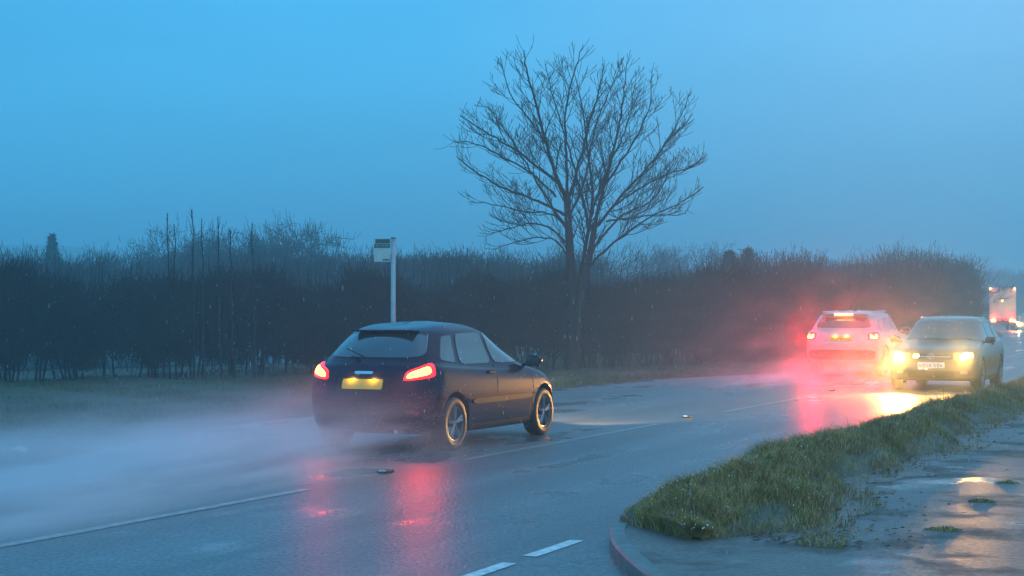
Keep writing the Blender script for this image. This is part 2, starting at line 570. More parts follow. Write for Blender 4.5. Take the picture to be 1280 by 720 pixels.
def blades(P, H, W, lean, mats, name, label, cat='grass', droplets=None):
    """P base points (n,3); H heights; W widths -> bent tapering blades, as one stuff object"""
    n = len(P)
    ang = rng.uniform(0, 2 * np.pi, n)
    dirv = np.stack([np.cos(ang), np.sin(ang), np.zeros(n)], 1)
    la = rng.uniform(0, 2 * np.pi, n)
    ld = np.stack([np.cos(la), np.sin(la), np.zeros(n)], 1) * (rng.uniform(0.1, 1, n) * lean)[:, None]
    up = np.array([0, 0, 1.0])
    b0 = P - dirv * (W / 2)[:, None]
    b1 = P + dirv * (W / 2)[:, None]
    mid = P + up * (H * 0.55)[:, None] + ld * (H * 0.35)[:, None]
    m0 = mid - dirv * (W * 0.35)[:, None]
    m1 = mid + dirv * (W * 0.35)[:, None]
    tip = P + up * (H * (1 - 0.25 * lean))[:, None] + ld * (H * 1.0)[:, None]
    t0 = tip - dirv * (W * 0.08)[:, None]
    t1 = tip + dirv * (W * 0.08)[:, None]
    V = np.stack([b0, b1, m1, m0, t1, t0], 1).reshape(-1, 3)
    base = (np.arange(n) * 6)[:, None]
    F = np.concatenate([base + np.array([0, 1, 2, 3]), base + np.array([3, 2, 4, 5])], 1).reshape(-1, 4)
    mi = np.repeat((rng.random(n) < (0.55 if len(mats) > 1 else -1)).astype(int), 2)
    o = mob(name, V, F, mats, midx=mi)
    tag(o, label, cat, kind='stuff')
    return tip

# near verge grass
pts = []; hs = []
while len(pts) < 84000:
    Y = 11.87 + 44.5 * (random.random() ** 2.0)
    t = random.uniform(-0.02, 1.0) if random.random() < .94 else random.uniform(.95, 1.3)
    if t > 0.75 and random.random() < 0.45 + 0.4 * math.sin(Y * 3.1 + t * 9): continue
    p = mound_point(Y, min(1, max(0, t))) if t <= 1 else rp(Y, verge_section(Y)[1] + (t - 1), 0.1)
    clump = 0.5 + 0.5 * math.sin(p.x * 7.3 + 2 * math.sin(p.y * 3.1)) * math.sin(p.y * 5.7 + math.cos(p.x * 4))
    if random.random() > 0.35 + 0.65 * clump: continue
    pts.append(tuple(p)); big_ = 0.5 + 0.5 * math.sin(p.x * 2.3 + 1.7 * math.sin(p.y * 1.1)) * math.cos(p.y * 1.9)
    hs.append((0.045 + 0.13 * clump * (1.15 - 0.8 * t)) * (0.65 + 0.7 * big_) * random.uniform(0.5, 1.3) * (1.7 if random.random() < .012 else 1) * (.55 + .45 * sm(11.9, 13.6, Y)))
P = np.array(pts); Hh = np.array(hs)
Wd = 0.0035 + 0.00022 * P[:, 1]
tips = blades(P, Hh, Wd, 1.0, [M['grass'], M['drygrass']], 'verge_grass', 'rough wet grass covering the bank between road and footpath')
# water drops hanging on the crest blades
sel = tips[(rng.random(len(tips)) < 0.016) & (Hh > 0.08)]
def diamonds(P, r, h):
    n = len(P)
    o = np.array([[0, 0, 1], [1, 0, 0], [0, 1, 0], [-1, 0, 0], [0, -1, 0], [0, 0, -1.0]])
    sc_ = np.stack([r, r, h], 1)
    V = (P[:, None, :] + o[None] * sc_[:, None, :]).reshape(-1, 3)
    f = np.array([[0, 1, 2], [0, 2, 3], [0, 3, 4], [0, 4, 1], [5, 2, 1], [5, 3, 2], [5, 4, 3], [5, 1, 4]])
    F = ((np.arange(n) * 6)[:, None, None] + f[None]).reshape(-1, 3)
    return V, F
rr = rng.uniform(0.0022, 0.0055, len(sel))
V, F = diamonds(sel, rr, rr * 1.5)
tag(mob('grass_droplets', V, F, M['droplet'], smooth=True), 'water drops glinting on the tips of the verge grass', 'water drops', kind='stuff')

# muddy fringe where the verge spills onto the footpath
A_ = []; B_ = []
for Y in np.linspace(11.9, 40, 150):
    o0, o1 = verge_section(Y)
    wv = 0.30 + 0.22 * math.sin(Y * 1.7) + 0.14 * math.sin(Y * 4.3 + 1) + 0.09 * math.sin(Y * 9.7 + 2) + random.uniform(-.03, .03)
    k_ = sm(11.8, 13.4, Y); A_.append(rp(Y, o1 - 0.35 + .25 * (1 - k_), 0.1005)); B_.append(rp(Y, o1 - .1 + (max(.03, wv) + .1) * k_, 0.1005))
tag(strip('mud_fringe', A_, B_, M['mud'], nacross=3), kind='structure')
lf = []; lfF = []
for k in range(900):
    Y = 11.9 + 16 * random.random() ** 1.6
    o0, o1 = verge_section(Y)
    p = rp(Y, o1 + random.gauss(.1, .28), 0.106)
    r_ = random.uniform(.012, .03); a = random.uniform(0, 6.28)
    c_, s_ = math.cos(a) * r_, math.sin(a) * r_
    b0 = len(lf)
    lf += [(p.x + c_, p.y + s_, p.z), (p.x - s_ * .5, p.y + c_ * .5, p.z + random.uniform(0, .012)), (p.x - c_, p.y - s_, p.z), (p.x + s_ * .5, p.y - c_ * .5, p.z + random.uniform(0, .012))]
    lfF.append((b0, b0 + 1, b0 + 2, b0 + 3))
tag(mob('fallen_leaves', lf, lfF, M['leaf']), 'brown dead leaves scattered along the muddy edge of the footpath', 'leaves', kind='stuff')

# falling rain
n = 2600
Yr = 6 + 30 * rng.random(n)
Pr = np.stack([(rng.uniform(0, 1280, n) - 640) * Yr / FPX, Yr, rng.uniform(0.1, 2.6, n)], 1)
V, F = diamonds(Pr, np.full(n, 0.0011), rng.uniform(0.006, 0.014, n))
tag(mob('rain', V, F, M['droplet'], smooth=True), 'fine rain falling over the road and the verges', 'rain', kind='stuff')

# far grass verge
pts = []; hs = []
while len(pts) < 70000:
    Y = 9 + 48 * random.random()
    d = 1.0 * random.random() ** 1.3
    p = rp(Y, left_edge(Y) - 0.05 - d * 12)
    u = 640 + p.x / p.y * FPX
    if u < -60 or u > 1180 or p.y < 8: continue
    pts.append((p.x, p.y, 0.02 + 0.03 * random.random())); hs.append(random.uniform(0.05, 0.15) * (0.7 + 0.5 * math.sin(p.x * 2.1) * math.sin(p.y * 1.7)))
P = np.array(pts); Hh = np.array(hs)
blades(P, Hh, 0.006 + 0.0004 * P[:, 1], 0.7, [M['grass_dim']], 'roadside_grass', 'dim green grass strip between the lay-by and the hedge')

# tufts on the footpath
def tuft(u, v, r, label):
    p = px(u, v, 0.1)
    n = 420
    a = rng.uniform(0, 2 * np.pi, n); q = np.sqrt(rng.random(n)) * r
    P = np.stack([p.x + q * np.cos(a) * 1.6, p.y + q * np.sin(a) * 1.3, np.full(n, 0.094)], 1)
    H = 0.045 * (1.1 - q / r) * rng.uniform(0.6, 1.3, n)
    W = np.full(n, 0.006)
    tip = blades(P, H, W, 0.9, [M['grass'], M['drygrass']], 'weed_tuft', label, 'weeds')
    o = bpy.data.objects[[x for x in bpy.data.objects.keys() if x.startswith('weed_tuft')][-1]]
    o['kind'] = 'thing'; o['group'] = 'weed tufts on the wet footpath'
tuft(1258, 603, 0.075, 'small weed tuft on the footpath, farthest from the road edge')
tuft(1226, 626, 0.075, 'small weed tuft on the footpath just beyond the bright puddle glints')
tuft(1178, 661, 0.085, 'broad low weed tuft on the footpath nearest the camera')

# ------------------------------------------------------------------ twigs and trees
def prisms(A, B, ra, rb, sides=3):
    """independent tapered prisms for many segments"""
    A = np.asarray(A, float); B = np.asarray(B, float); ra = np.asarray(ra, float); rb = np.asarray(rb, float)
    d = B - A
    d /= (np.linalg.norm(d, axis=1)[:, None] + 1e-9)
    ref = np.where(np.abs(d[:, 2:3]) > 0.9, np.array([[1.0, 0, 0]]), np.array([[0, 0, 1.0]]))
    a = np.cross(d, ref); a /= (np.linalg.norm(a, axis=1)[:, None] + 1e-9)
    b = np.cross(d, a)
    rings = []
    for (C, r) in ((A, ra), (B, rb)):
        for k in range(sides):
            t = 2 * np.pi * k / sides
            rings.append(C + (a * np.cos(t) + b * np.sin(t)) * r[:, None])
    V = np.stack(rings, 1).reshape(-1, 3)
    n = len(A)
    f = np.array([[k, (k + 1) % sides, sides + (k + 1) % sides, sides + k] for k in range(sides)])
    F = ((np.arange(n) * 2 * sides)[:, None, None] + f[None]).reshape(-1, 4)
    return V, F

def grow(seed, height=6.0, spread=0.55, levels=4, trunk=0.12, multi=1, up=0.25, kids=(5, 5, 5, 4), twigr=0.006):
    """recursive bare broadleaf skeleton; returns trunk segments and crown segments"""
    r_ = random.Random(seed)
    T = []; C_ = []
    def branch(p, d, L, r, lev):
        n = 5 if lev < levels - 1 else 3
        pts_ = [p]
        for k in range(n):
            d = (d + Vector((r_.gauss(0, .13), r_.gauss(0, .13), r_.gauss(0, .08) + up * (0.12 if lev else 0.02)))).normalized()
            q = p + d * (L / n)
            (T if lev == 0 else C_).append((tuple(p), tuple(q), r * (1 - .75 * k / n), r * (1 - .75 * (k + 1) / n)))
            p = q; pts_.append((p.copy()))
            if lev < levels and (k >= 1 or lev > 0):
                nk = kids[lev] / (n - 1) * 1.0
                m_ = int(nk) + (r_.random() < nk - int(nk))
                for _ in range(m_):
                    ax = Vector((r_.gauss(0, 1), r_.gauss(0, 1), r_.gauss(0, .5)))
                    side = (ax - ax.dot(d) * d).normalized()
                    nd = (d * (1 - spread * r_.uniform(.7, 1.2)) + side * spread * 1.25).normalized()
                    branch(p, nd, L * r_.uniform(.42, .66), max(twigr, r * .5), lev + 1)
    for k in range(multi):
        a = 2 * math.pi * k / multi + r_.random()
        d = Vector((math.cos(a) * .25 * (multi > 1), math.sin(a) * .25 * (multi > 1), 1)).normalized()
        branch(Vector((0, 0, 0)), d, height * r_.uniform(.55, .68), trunk, 0)
    return T, C_

def seg_mesh(segs, sides=3):
    A, B, ra, rb = zip(*segs)
    return prisms(A, B, ra, rb, sides)

# --- the big roadside tree, main limbs traced then filled by space colonisation
TY = 41.0
def tz(zx, zy, dy=0.0):
    u = 560 + zx / 1.947; v = 30 + zy / 1.947
    p = at(u, v, TY); p.y = TY + dy
    return p
limbs = [
    # pts(zoomed photo), depth drift, r0, r1
    ([(300, 800), (300, 700), (300, 600), (294, 500), (290, 430)], 0.0, 0.155, 0.085),
    ([(290, 430), (265, 380), (235, 290), (215, 200), (190, 120), (185, 80)], -0.9, 0.075, 0.012),
    ([(290, 430), (302, 400), (322, 330), (345, 240), (370, 160), (384, 90)], 0.9, 0.065, 0.012),
    ([(268, 386), (225, 350), (160, 300), (110, 270), (50, 230), (28, 215)], 0.6, 0.05, 0.009),
    ([(293, 470), (240, 440), (190, 420), (120, 395), (50, 350), (22, 325)], -0.4, 0.05, 0.009),
    ([(290, 430), (290, 330), (283, 230), (298, 150), (330, 45)], 0.2, 0.055, 0.010),
    ([(294, 540), (250, 495), (200, 485), (150, 500), (95, 520)], -1.0, 0.035, 0.008),
    ([(235, 290), (200, 240), (150, 190), (130, 110)], -1.4, 0.03, 0.008),
    ([(310, 800), (318, 690), (343, 570), (355, 500)], -0.25, 0.11, 0.075),
    ([(355, 500), (375, 400), (400, 320), (420, 220), (430, 110)], -0.8, 0.06, 0.010),
    ([(355, 500), (385, 465), (440, 395), (500, 335), (560, 250), (603, 150)], 0.9, 0.05, 0.010),
    ([(335, 600), (380, 550), (420, 520), (480, 475), (560, 440), (612, 405)], -1.0, 0.04, 0.009),
    ([(400, 445), (450, 410), (520, 370), (590, 350), (622, 325)], -0.2, 0.035, 0.009),
    ([(375, 400), (420, 340), (470, 260), (500, 190), (508, 100)], 1.3, 0.04, 0.010),
    ([(308, 700), (318, 640), (333, 560), (350, 470), (358, 400), (345, 310), (335, 200), (315, 110)], 1.2, 0.085, 0.010),
    ([(345, 500), (330, 420), (300, 300), (265, 180), (240, 70)], 1.7, 0.045, 0.010),
    ([(345, 480), (385, 360), (450, 230), (470, 120)], 2.0, 0.04, 0.010),
    ([(290, 480), (330, 400), (350, 260), (400, 150)], -2.0, 0.04, 0.010),
    ([(290, 500), (230, 400), (150, 260), (90, 180)], 1.6, 0.04, 0.010),
    ([(290, 560), (262, 520), (215, 515), (160, 530), (115, 545)], 0.8, 0.03, 0.008),
    ([(293, 500), (255, 455), (190, 455), (110, 430), (45, 425)], 1.2, 0.035, 0.008),
    ([(262, 420), (200, 360), (130, 330), (70, 300), (20, 300)], -1.4, 0.035, 0.008),
    ([(385, 480), (440, 470), (510, 460), (580, 460), (600, 440)], 1.3, 0.03, 0.008),
    ([(345, 560), (420, 460), (520, 420), (560, 330)], 2.0, 0.04, 0.010),
]
nodes = []; parent = []; fixr = {}
segs_main = []; limb_ranges = []; seg_stem = [[], []]
for li, (pts_, dr, r0, r1) in enumerate(limbs):
    lo_ = len(nodes)
    n = len(pts_)
    raw = [tz(x, y, dr * (k / (n - 1)) ** 0.8 * (1 if dr else 0)) for k, (x, y) in enumerate(pts_)]
    P3 = chaikin(raw, 2)
    P3 = resample(P3, 0.14)
    m_ = len(P3)
    prev = None
    for k, p in enumerate(P3):
        if 0 < k < m_ - 1 and pts_[0][1] < 620: p = p + Vector((random.gauss(0, .012), random.gauss(0, .02), random.gauss(0, .012)))
        nodes.append(p); parent.append(prev)
        rad = r0 + (r1 - r0) * (k / (m_ - 1)) ** 0.8
        fixr[len(nodes) - 1] = rad
        if prev is not None:
            (seg_stem[0] if li == 0 else seg_stem[1] if li == 8 else segs_main).append((tuple(nodes[prev]), tuple(p), fixr[prev], rad))
        prev = len(nodes) - 1
    limb_ranges.append((lo_, len(nodes)))
n_main = len(nodes)
sil = [(25, 325), (28, 215), (75, 165), (125, 100), (190, 70), (250, 60), (320, 35), (390, 90), (440, 90), (520, 95), (570, 150), (605, 150), (622, 330), (600, 420), (540, 480), (470, 510), (400, 540), (350, 560), (290, 580), (220, 560), (90, 540), (50, 440)]
silm = [((560 + x / 1.947 - 640) * TY / FPX, CAMZ + (393 - (30 + y / 1.947)) * TY / FPX) for x, y in sil]
def inside(x, z):
    c = False; j = len(silm) - 1
    for i in range(len(silm)):
        xi, zi = silm[i]; xj, zj = silm[j]
        if (zi > z) != (zj > z) and x < (xj - xi) * (z - zi) / (zj - zi) + xi: c = not c
        j = i
    return c
segs_sc = []
tr_ = random.Random(11)
def shoot(p, d, L_, r, lev):
    """a side branch that leaves at an angle and sweeps upwards"""
    n = max(3, int(L_ / 0.11))
    sgn = tr_.choice((-1, 1))
    for k in range(n):
        d = (d + Vector((0, 0, 0.085 + 0.03 * lev)) + Vector((tr_.gauss(0, .055), tr_.gauss(0, .055), tr_.gauss(0, .03)))).normalized()
        q = p + d * (L_ / n)
        if not inside(q.x, q.z) and tr_.random() < .5: return
        ra = r * (1 - .6 * k / n); rb = r * (1 - .6 * (k + 1) / n)
        ra = max(ra, .0062); rb = max(rb, .0056)
        segs_sc.append((tuple(p), tuple(q), ra, rb))
        p = q
        if lev < 3 and k >= 1 and k < n - 1 and tr_.random() < (.86, .80, .62)[lev]:
            sgn = -sgn
            ax = d.cross(Vector((0, 0, 1))) if tr_.random() < .5 else Vector((tr_.gauss(0, 1), tr_.gauss(0, 1), 0))
            ax = (ax - ax.dot(d) * d).normalized() * sgn
            an = tr_.uniform(.5, .85)
            shoot(p, (d * math.cos(an) + ax * math.sin(an)).normalized(), L_ * tr_.uniform(.38, .62) * (1 - .35 * k / n) + .05, max(.0048, rb * .62), lev + 1)
    # knobbly upturned tip
    segs_sc.append((tuple(p), tuple(p + (d + Vector((0, 0, .4))).normalized() * .05), .0075, .0045))
for (lo, hi) in limb_ranges:
    m_ = hi - lo
    for i in range(lo + 2, hi):
        f = (i - lo) / m_
        if nodes[i].z < 2.9 or f < .12: continue
        if tr_.random() > (.4 if f < .3 else .85): continue
        d0 = (nodes[i] - nodes[i - 1]).normalized()
        ax = Vector((tr_.gauss(0, 1), tr_.gauss(0, .8), tr_.gauss(0, .4)))
        ax = (ax - ax.dot(d0) * d0).normalized()
        an = tr_.uniform(.45, .8)
        shoot(nodes[i], (d0 * math.cos(an) + ax * math.sin(an)).normalized(), (.40 + .85 * (1 - f) ** .8) * tr_.uniform(.7, 1.15), max(.006, min(.028, fixr[i] * .5)), 0 if f < .8 else 1)
    d0 = (nodes[hi - 1] - nodes[hi - 3]).normalized()
    shoot(nodes[hi - 1], d0, .35, .007, 2)
troot = empty('ash_tree', (tz(310, 800).x, TY, 0))
tag(troot, 'tall bare tree with fanned upswept branches rising above the hedge', 'tree')
off = Vector((-troot.location.x, -troot.location.y, 0))
def shift(segs, o):
    return [((a[0] + o.x, a[1] + o.y, a[2] + o.z), (b[0] + o.x, b[1] + o.y, b[2] + o.z), r0, r1) for a, b, r0, r1 in segs]
for st, u_, r_ in ((seg_stem[0], 300, .165), (seg_stem[1], 310, .115)):
    t_ = tz(u_, 800)
    V, F = seg_mesh(shift([((t_.x, t_.y, -0.1), (t_.x, t_.y, t_.z + .02), r_ * 1.25, r_ * .98)] + st, off), 8)
    mob('trunk', V, F, M['bark'], troot, smooth=True)
V, F = seg_mesh(shift(segs_main, off), 6)
mob('crown', V, F, M['bark'], troot, smooth=True)
V, F = seg_mesh(shift(segs_sc, off), 3)
mob('crown', V, F, M['bark'], troot)
print('TREE SEGS', len(segs_sc))

# --- background trees
def tree_proto(seed, kind):
    if kind == 'round':
        T, C_ = grow(seed, 6.2, 0.55, 4, 0.14, 1, 0.3, (9, 6, 5, 4), 0.014)
    elif kind == 'bushy':
        T, C_ = grow(seed, 5.2, 0.42, 4, 0.09, 5, 0.5, (8, 7, 5, 4), 0.016)
    r2 = random.Random(seed * 7 + 1)
    hz = max(b[2] for _, b, _, _ in C_)
    base = [c for c in C_ if c[1][2] > hz * (.30 if kind == 'round' else .08)]
    if kind == 'bushy': C_ = [c for c in C_ if c[2] > .017]
    cxy = (0, 0, hz * .35)
    ex = []
    for _ in range(9000 if kind == 'bushy' else 3600):
        a, b, _r, _q = r2.choice(base)
        f = r2.random()
        p = Vector(a).lerp(Vector(b), f) + Vector((r2.gauss(0, .12), r2.gauss(0, .12), r2.gauss(0, .12)))
        d = (Vector(p) - Vector(cxy)).normalized() * .6 + Vector((r2.gauss(0, .25), r2.gauss(0, .25), .9 + r2.gauss(0, .2)))
        d = d.normalized() * r2.uniform(.18, .55)
        ex.append((tuple(p), tuple(p + d), .0095, .006))
    C_ = C_ + ex
    mt = seg_mesh(T, 5); mc = seg_mesh(C_, 3)
    return mt, mc, hz
protos = {}
for kind, seeds in (('round', (3, 8, 21)), ('bushy', (5, 9, 14, 31))):
    L_ = []
    for sd in seeds:
        mt, mc, hz = tree_proto(sd, kind)
        me = []
        for nm, (V, F), mm in (('trunk', mt, M['bark']), ('crown', mc, M['twig_far'])):
            o = mob(nm, V, F, mm)
            me.append(o.data)
            bpy.data.objects.remove(o)
        L_.append((me, hz))
    protos[kind] = L_
def far_tree(u, vtop, Y, kind, label, group, wide=1.0, name='bare_tree'):
    hgt = CAMZ + (393 - vtop) * Y / FPX
    me, hz = random.choice(protos[kind])
    t = empty(name, ((u - 640) * Y / FPX, Y, 0), random.uniform(0, 6.28))
    s = hgt / hz
    t.scale = (s * wide, s * wide, s)
    tag(t, label, 'tree', group)
    for nm, d in zip(('trunk', 'crown'), me):
        o = bpy.data.objects.new(nm, d); COL.objects.link(o); o.parent = t
    return t
far_tree(405, 272, 92, 'round', 'round headed bare tree on the skyline left of the bus stop pole', None, 1.25)
far_tree(318, 277, 88, 'round', 'dense bare tree on the skyline behind the tall hedge whips', None, 1.25)
far_tree(232, 282, 92, 'round', 'broad bare tree on the skyline behind the leftmost whips', None, 1.5)
far_tree(820, 300, 125, 'round', 'pale misty bare tree just right of the tall tree', None, 1.25)
far_tree(585, 304, 80, 'round', 'bare tree on the skyline between the bus stop and the tall tree', None, 1.1)
far_tree(1150, 306, 84, 'round', 'broad bare tree above the roadside thicket, over the white and grey cars', None, 1.2)
GL = 'hazy bare tree in the row along the far side of the field'
u = -30
while u < 720:
    far_tree(u + random.uniform(-8, 8), random.uniform(299, 314) + (10 if 590 < u < 700 else 0), random.uniform(62, 100), 'bushy', GL, 'bare trees along the field edge', random.uniform(1.2, 1.8))
    u += 18
GL = 'misty bare tree in the thin row beyond the tall tree'
u = 740
while u < 900:
    far_tree(u, random.uniform(328, 340), random.uniform(120, 150), 'bushy', GL, 'bare trees beyond the tall tree', random.uniform(1.3, 1.8)); u += 24
GL = 'dense bare tree in the thicket on the far side of the road'
u = 902
while u < 1172:
    v = 316 + random.uniform(-9, 7) + 5 * math.sin(u / 23) + 14 * sm(1190, 1230, u)
    Yt = 62 + (u - 900) * 0.13
    far_tree(u, v, Yt + random.uniform(-2, 9), 'bushy', GL, 'bare trees behind the roadside hedge', random.uniform(1.3, 1.7))
    u += 13
for u, v_, Y_, lb_ in ((1174, 320, 118, 'low bare tree where the roadside thicket starts to drop'), (1183, 327, 150, 'last low bare tree at the right end of the roadside thicket')):
    far_tree(u, v_, Y_, 'bushy', lb_, None, 1.5)
GL = 'faint bare tree in the distance beyond the lorry'
for u in (1198, 1210, 1222, 1234, 1246, 1258, 1270, 1286, 1300):
    far_tree(u, random.uniform(329, 336), random.uniform(262, 300), 'bushy', GL, 'bare trees beyond the lorry', 1.8)

# conifers: trunk plus whorled drooping sprays
def conifer(u, vtop, Y, wide, label, seed):
    r_ = random.Random(seed)
    h = CAMZ + (393 - vtop) * Y / FPX
    t = empty('conifer', ((u - 640) * Y / FPX, Y, 0))
    tag(t, label, 'tree')
    V, F = seg_mesh([((0, 0, 0), (0, 0, h * .55), .12, .07), ((0, 0, h * .55), (0, 0, h), .07, .01)], 6)
    mob('trunk', V, F, M['bark'], t)
    sg = []
    for k in range(1500):
        z = h * (0.08 + 0.9 * r_.random())
        rad = wide * (1 - z / h) ** 1.05 * r_.uniform(.5, 1.05) + .06
        a = r_.uniform(0, 6.283)
        p = (0, 0, z)
        e_ = (rad * math.cos(a), rad * math.sin(a), z - rad * .15 + .1)
        sg.append((p, e_, .02, .01))
        for q in range(5):
            f = r_.uniform(.4, 1)
            b_ = (e_[0] * f, e_[1] * f, z + (e_[2] - z) * f)
            sg.append((b_, (b_[0] + r_.gauss(0, .12), b_[1] + r_.gauss(0, .12), b_[2] + r_.gauss(.02, .09)), .03, .008))
    V, F = seg_mesh(sg, 3)
    mob('crown', V, F, M['conifer'], t)
conifer(912, 315, 72, 2.1, 'dark pointed evergreen at the left end of the roadside thicket', 1)
conifer(935, 312, 73, 1.9, 'dark pointed evergreen, second from the left end of the thicket', 2)
conifer(65, 293, 95, 1.9, 'small dark evergreen on the far left skyline', 3)

# --- hedges
def hedge(name, P, n, h, th, tw, label, gap=True, whips=0.0, L0=0.5, base_fade=True):
    P = hedge_at_len(P, 200)
    sg = []
    segl = sum((b - a).length for a, b in zip(P, P[1:]))
    for k in range(n):
        f = random.random() * 198.99
        i = int(f); c = P[i].lerp(P[i + 1], f - i)
        tdir = (P[i + 1] - P[i]).normalized(); nr = Vector((-tdir.y, tdir.x, 0))
        s = f / 199 * segl
        hh = h * (0.93 + 0.08 * math.sin(s * 1.1 + 2) + 0.07 * math.sin(s * 2.3) + 0.05 * math.sin(s * 5.3 + 1))
        if random.random() > .62 + .38 * math.sin(s * .9 + 1) * math.sin(s * 2.9): continue
        z = hh * random.random() ** 0.85
        lowgap = 0.35 + 0.25 * math.sin(s * 2.3) * math.sin(s * 5.9 + .7)
        if gap and z < lowgap + 0.12 and random.random() < 0.97: continue
        wv = th * (0.75 + 0.25 * math.sin(math.pi * min(1, z / hh)))
        o_ = random.uniform(-wv, wv)
        p = c + nr * o_ + Vector((0, 0, z))
        d = Vector((random.gauss(0, .42), random.gauss(0, .42), 1.0 if random.random() < .85 else .1)).normalized()
        L_ = L0 * random.uniform(.5, 1.3)
        q = p + d * L_
        if q.z > hh + 0.25 + 0.4 * random.random(): q = p + d * max(.1, (hh + .25 - p.z))
        sg.append((tuple(p), tuple(q), tw, tw * .5))
    # stems at the base
    for k in range(int(segl * 7)):
        f = random.random() * 198.99
        i = int(f); c = P[i].lerp(P[i + 1], f - i)
        p = c + Vector((random.gauss(0, th * .4), random.gauss(0, th * .4), 0))
        q = p + Vector((random.gauss(0, .15), random.gauss(0, .15), h * .5))
        sg.append((tuple(p), tuple(q), .03, .018))
    # upright shoots over the top
    for k in range(int(segl * whips)):
        f = random.random() * 198.99
        i = int(f); c = P[i].lerp(P[i + 1], f - i)
        p = c + Vector((random.gauss(0, th * .5), random.gauss(0, th * .5), h * .75))
        d = Vector((random.gauss(0, .10), random.gauss(0, .10), 1))
        L_ = (.45 + 1.15 * random.random() ** 1.8) * h * .40
        q = p + d * L_ * .5 + Vector((random.gauss(0, .02), random.gauss(0, .02), 0)); r2 = q + (d + Vector((random.gauss(0, .06), random.gauss(0, .06), 0))) * L_ * .5
        sg.append((tuple(p), tuple(q), .0085, .0065)); sg.append((tuple(q), tuple(r2), .0065, .003))
    V, F = seg_mesh(sg, 3)
    o = mob(name, V, F, M['twig'])
    tag(o, label, 'hedge')
    return o
hedge('hedge', HEDGE[0:3], 90000, 2.2, 0.9, 0.010, 'tall dark hedge at the left with daylight gaps along its foot', True, 75, 0.55)
hedge('hedge', HEDGE[2:5], 64000, 2.25, 0.9, 0.010, 'dark bare hedge behind the bus stop and around the tall tree', True, 60, 0.5)
hedge('hedge', HEDGE[4:7], 50000, 2.6, 1.1, 0.016, 'thick roadside hedge behind the white car', False, 40, 0.6)
hedge('hedge', HEDGE[6:], 60000, 3.4, 1.6, 0.028, 'distant roadside hedge running up to the lorry', False, 2, 0.9)

# tall single whips standing above the left hedge
for (u, vt, lab) in ((209, 266, 'bare whip standing above the hedge, leftmost of the tall ones'), (217, 280, 'slightly shorter bare whip beside the leftmost tall one'), (239, 262, 'tallest bare whip standing above the hedge'),
                     (252, 274, 'bare whip between the tallest one and the leaning one'), (272, 271, 'slightly leaning bare whip above the hedge'), (288, 288, 'short bare whip right of the leaning one'), (315, 279, 'bare whip above the hedge, rightmost and apart from the others')):
    Y = 35.6
    b_ = at(u + random.uniform(2, 6), 393, Y); tp = at(u, vt, Y)
    o = empty('hedge_sapling', (b_.x, Y, 0))
    tag(o, lab, 'sapling', 'tall whips above the left hedge')
    sg = []; r_ = random.Random(u)
    p = Vector((0, 0, 0)); T_ = Vector((tp.x - b_.x, 0, tp.z)); n = 8; prev = p
    for k in range(1, n + 1):
        q = T_ * (k / n) + Vector((r_.gauss(0, .018), r_.gauss(0, .018), 0)) * (k < n)
        sg.append((tuple(prev), tuple(q), .032 - .0024 * k, .032 - .0024 * (k + 1)))
        prev = q
    V, F = seg_mesh(sg, 6); mob('stem', V, F, M['bark'], o)
    sg = []
    for k in range(16):
        f = r_.uniform(.5, .97); q = T_ * f
        d = Vector((r_.gauss(0, .3), r_.gauss(0, .3), 1)) * r_.uniform(.12, .3)
        sg.append((tuple(q), tuple(q + d), .006, .003))
    V, F = seg_mesh(sg, 3); mob('crown', V, F, M['twig'], o)

# ------------------------------------------------------------------ bus stop
def text_mesh(name, s, size, m, parent, loc, rot, ext=0.001):
    cu = bpy.data.curves.new(name, 'FONT'); cu.body = s; cu.size = size; cu.extrude = ext; cu.align_x = 'CENTER'; cu.align_y = 'CENTER'
    o = bpy.data.objects.new(name, cu); COL.objects.link(o)
    bpy.context.view_layer.update()
    me = bpy.data.meshes.new_from_object(o.evaluated_get(bpy.context.evaluated_depsgraph_get()))
    bpy.data.objects.remove(o)
    me.materials.clear(); me.materials.append(m)
    r = bpy.data.objects.new(name, me); COL.objects.link(r); r.parent = parent; r.location = loc; r.rotation_euler = rot
    return r
BY = 27.0
b_ = at(491.5, 393, BY)
bs = empty('bus_stop', (b_.x, BY, 0))
tag(bs, 'bus stop pole with a small green and white flag sign, behind the dark car', 'bus stop')
Ht = CAMZ + (393 - 298) * BY / FPX
mb = MB(); mb.tube((0, 0, -.05), (0, 0, Ht), .045, .04, 14); mb.build('pole', M['galv'], bs, True)
mb = MB(); mb.tube((0, 0, Ht), (0, 0, Ht + .015), .047, .044, 14); mb.build('pole_cap', M['trim'], bs, True)
fw, fh = .285, .40
fx = -.05 - fw / 2
zt = Ht - .005
pn = empty('flag_sign', (fx, 0, zt - fh / 2), R(-4), bs)
mb = MB(); mb.box((0, 0, 0), (fw, .014, fh), bev=.003); mb.build('sign_board', M['sign_white'], pn)
mb = MB(); mb.box((0.012, -.009, fh / 2 - .045), (fw - .03, .004, .075)); mb.build('header_band', M['sign_green'], pn)
mb = MB(); mb.box((0, -.009, fh / 2 - .125), (fw - .006, .004, .068)); mb.build('name_band', M['sign_green'], pn)
mb = MB(); mb.box((.07, -.009, -fh / 2 + .035), (.12, .004, .025)); mb.build('route_strip', M['sign_green'], pn)
text_mesh('lettering', 'BUS STOP', .052, M['sign_text'], pn, (0, -.0125, fh / 2 - .125), (R(90), 0, 0))
mb = MB()
for z in (zt - .06, zt - .33):
    mb = MB(); mb.box((-.03, 0, z), (.06, .06, .02)); mb.build('clamp', M['galv'], bs)

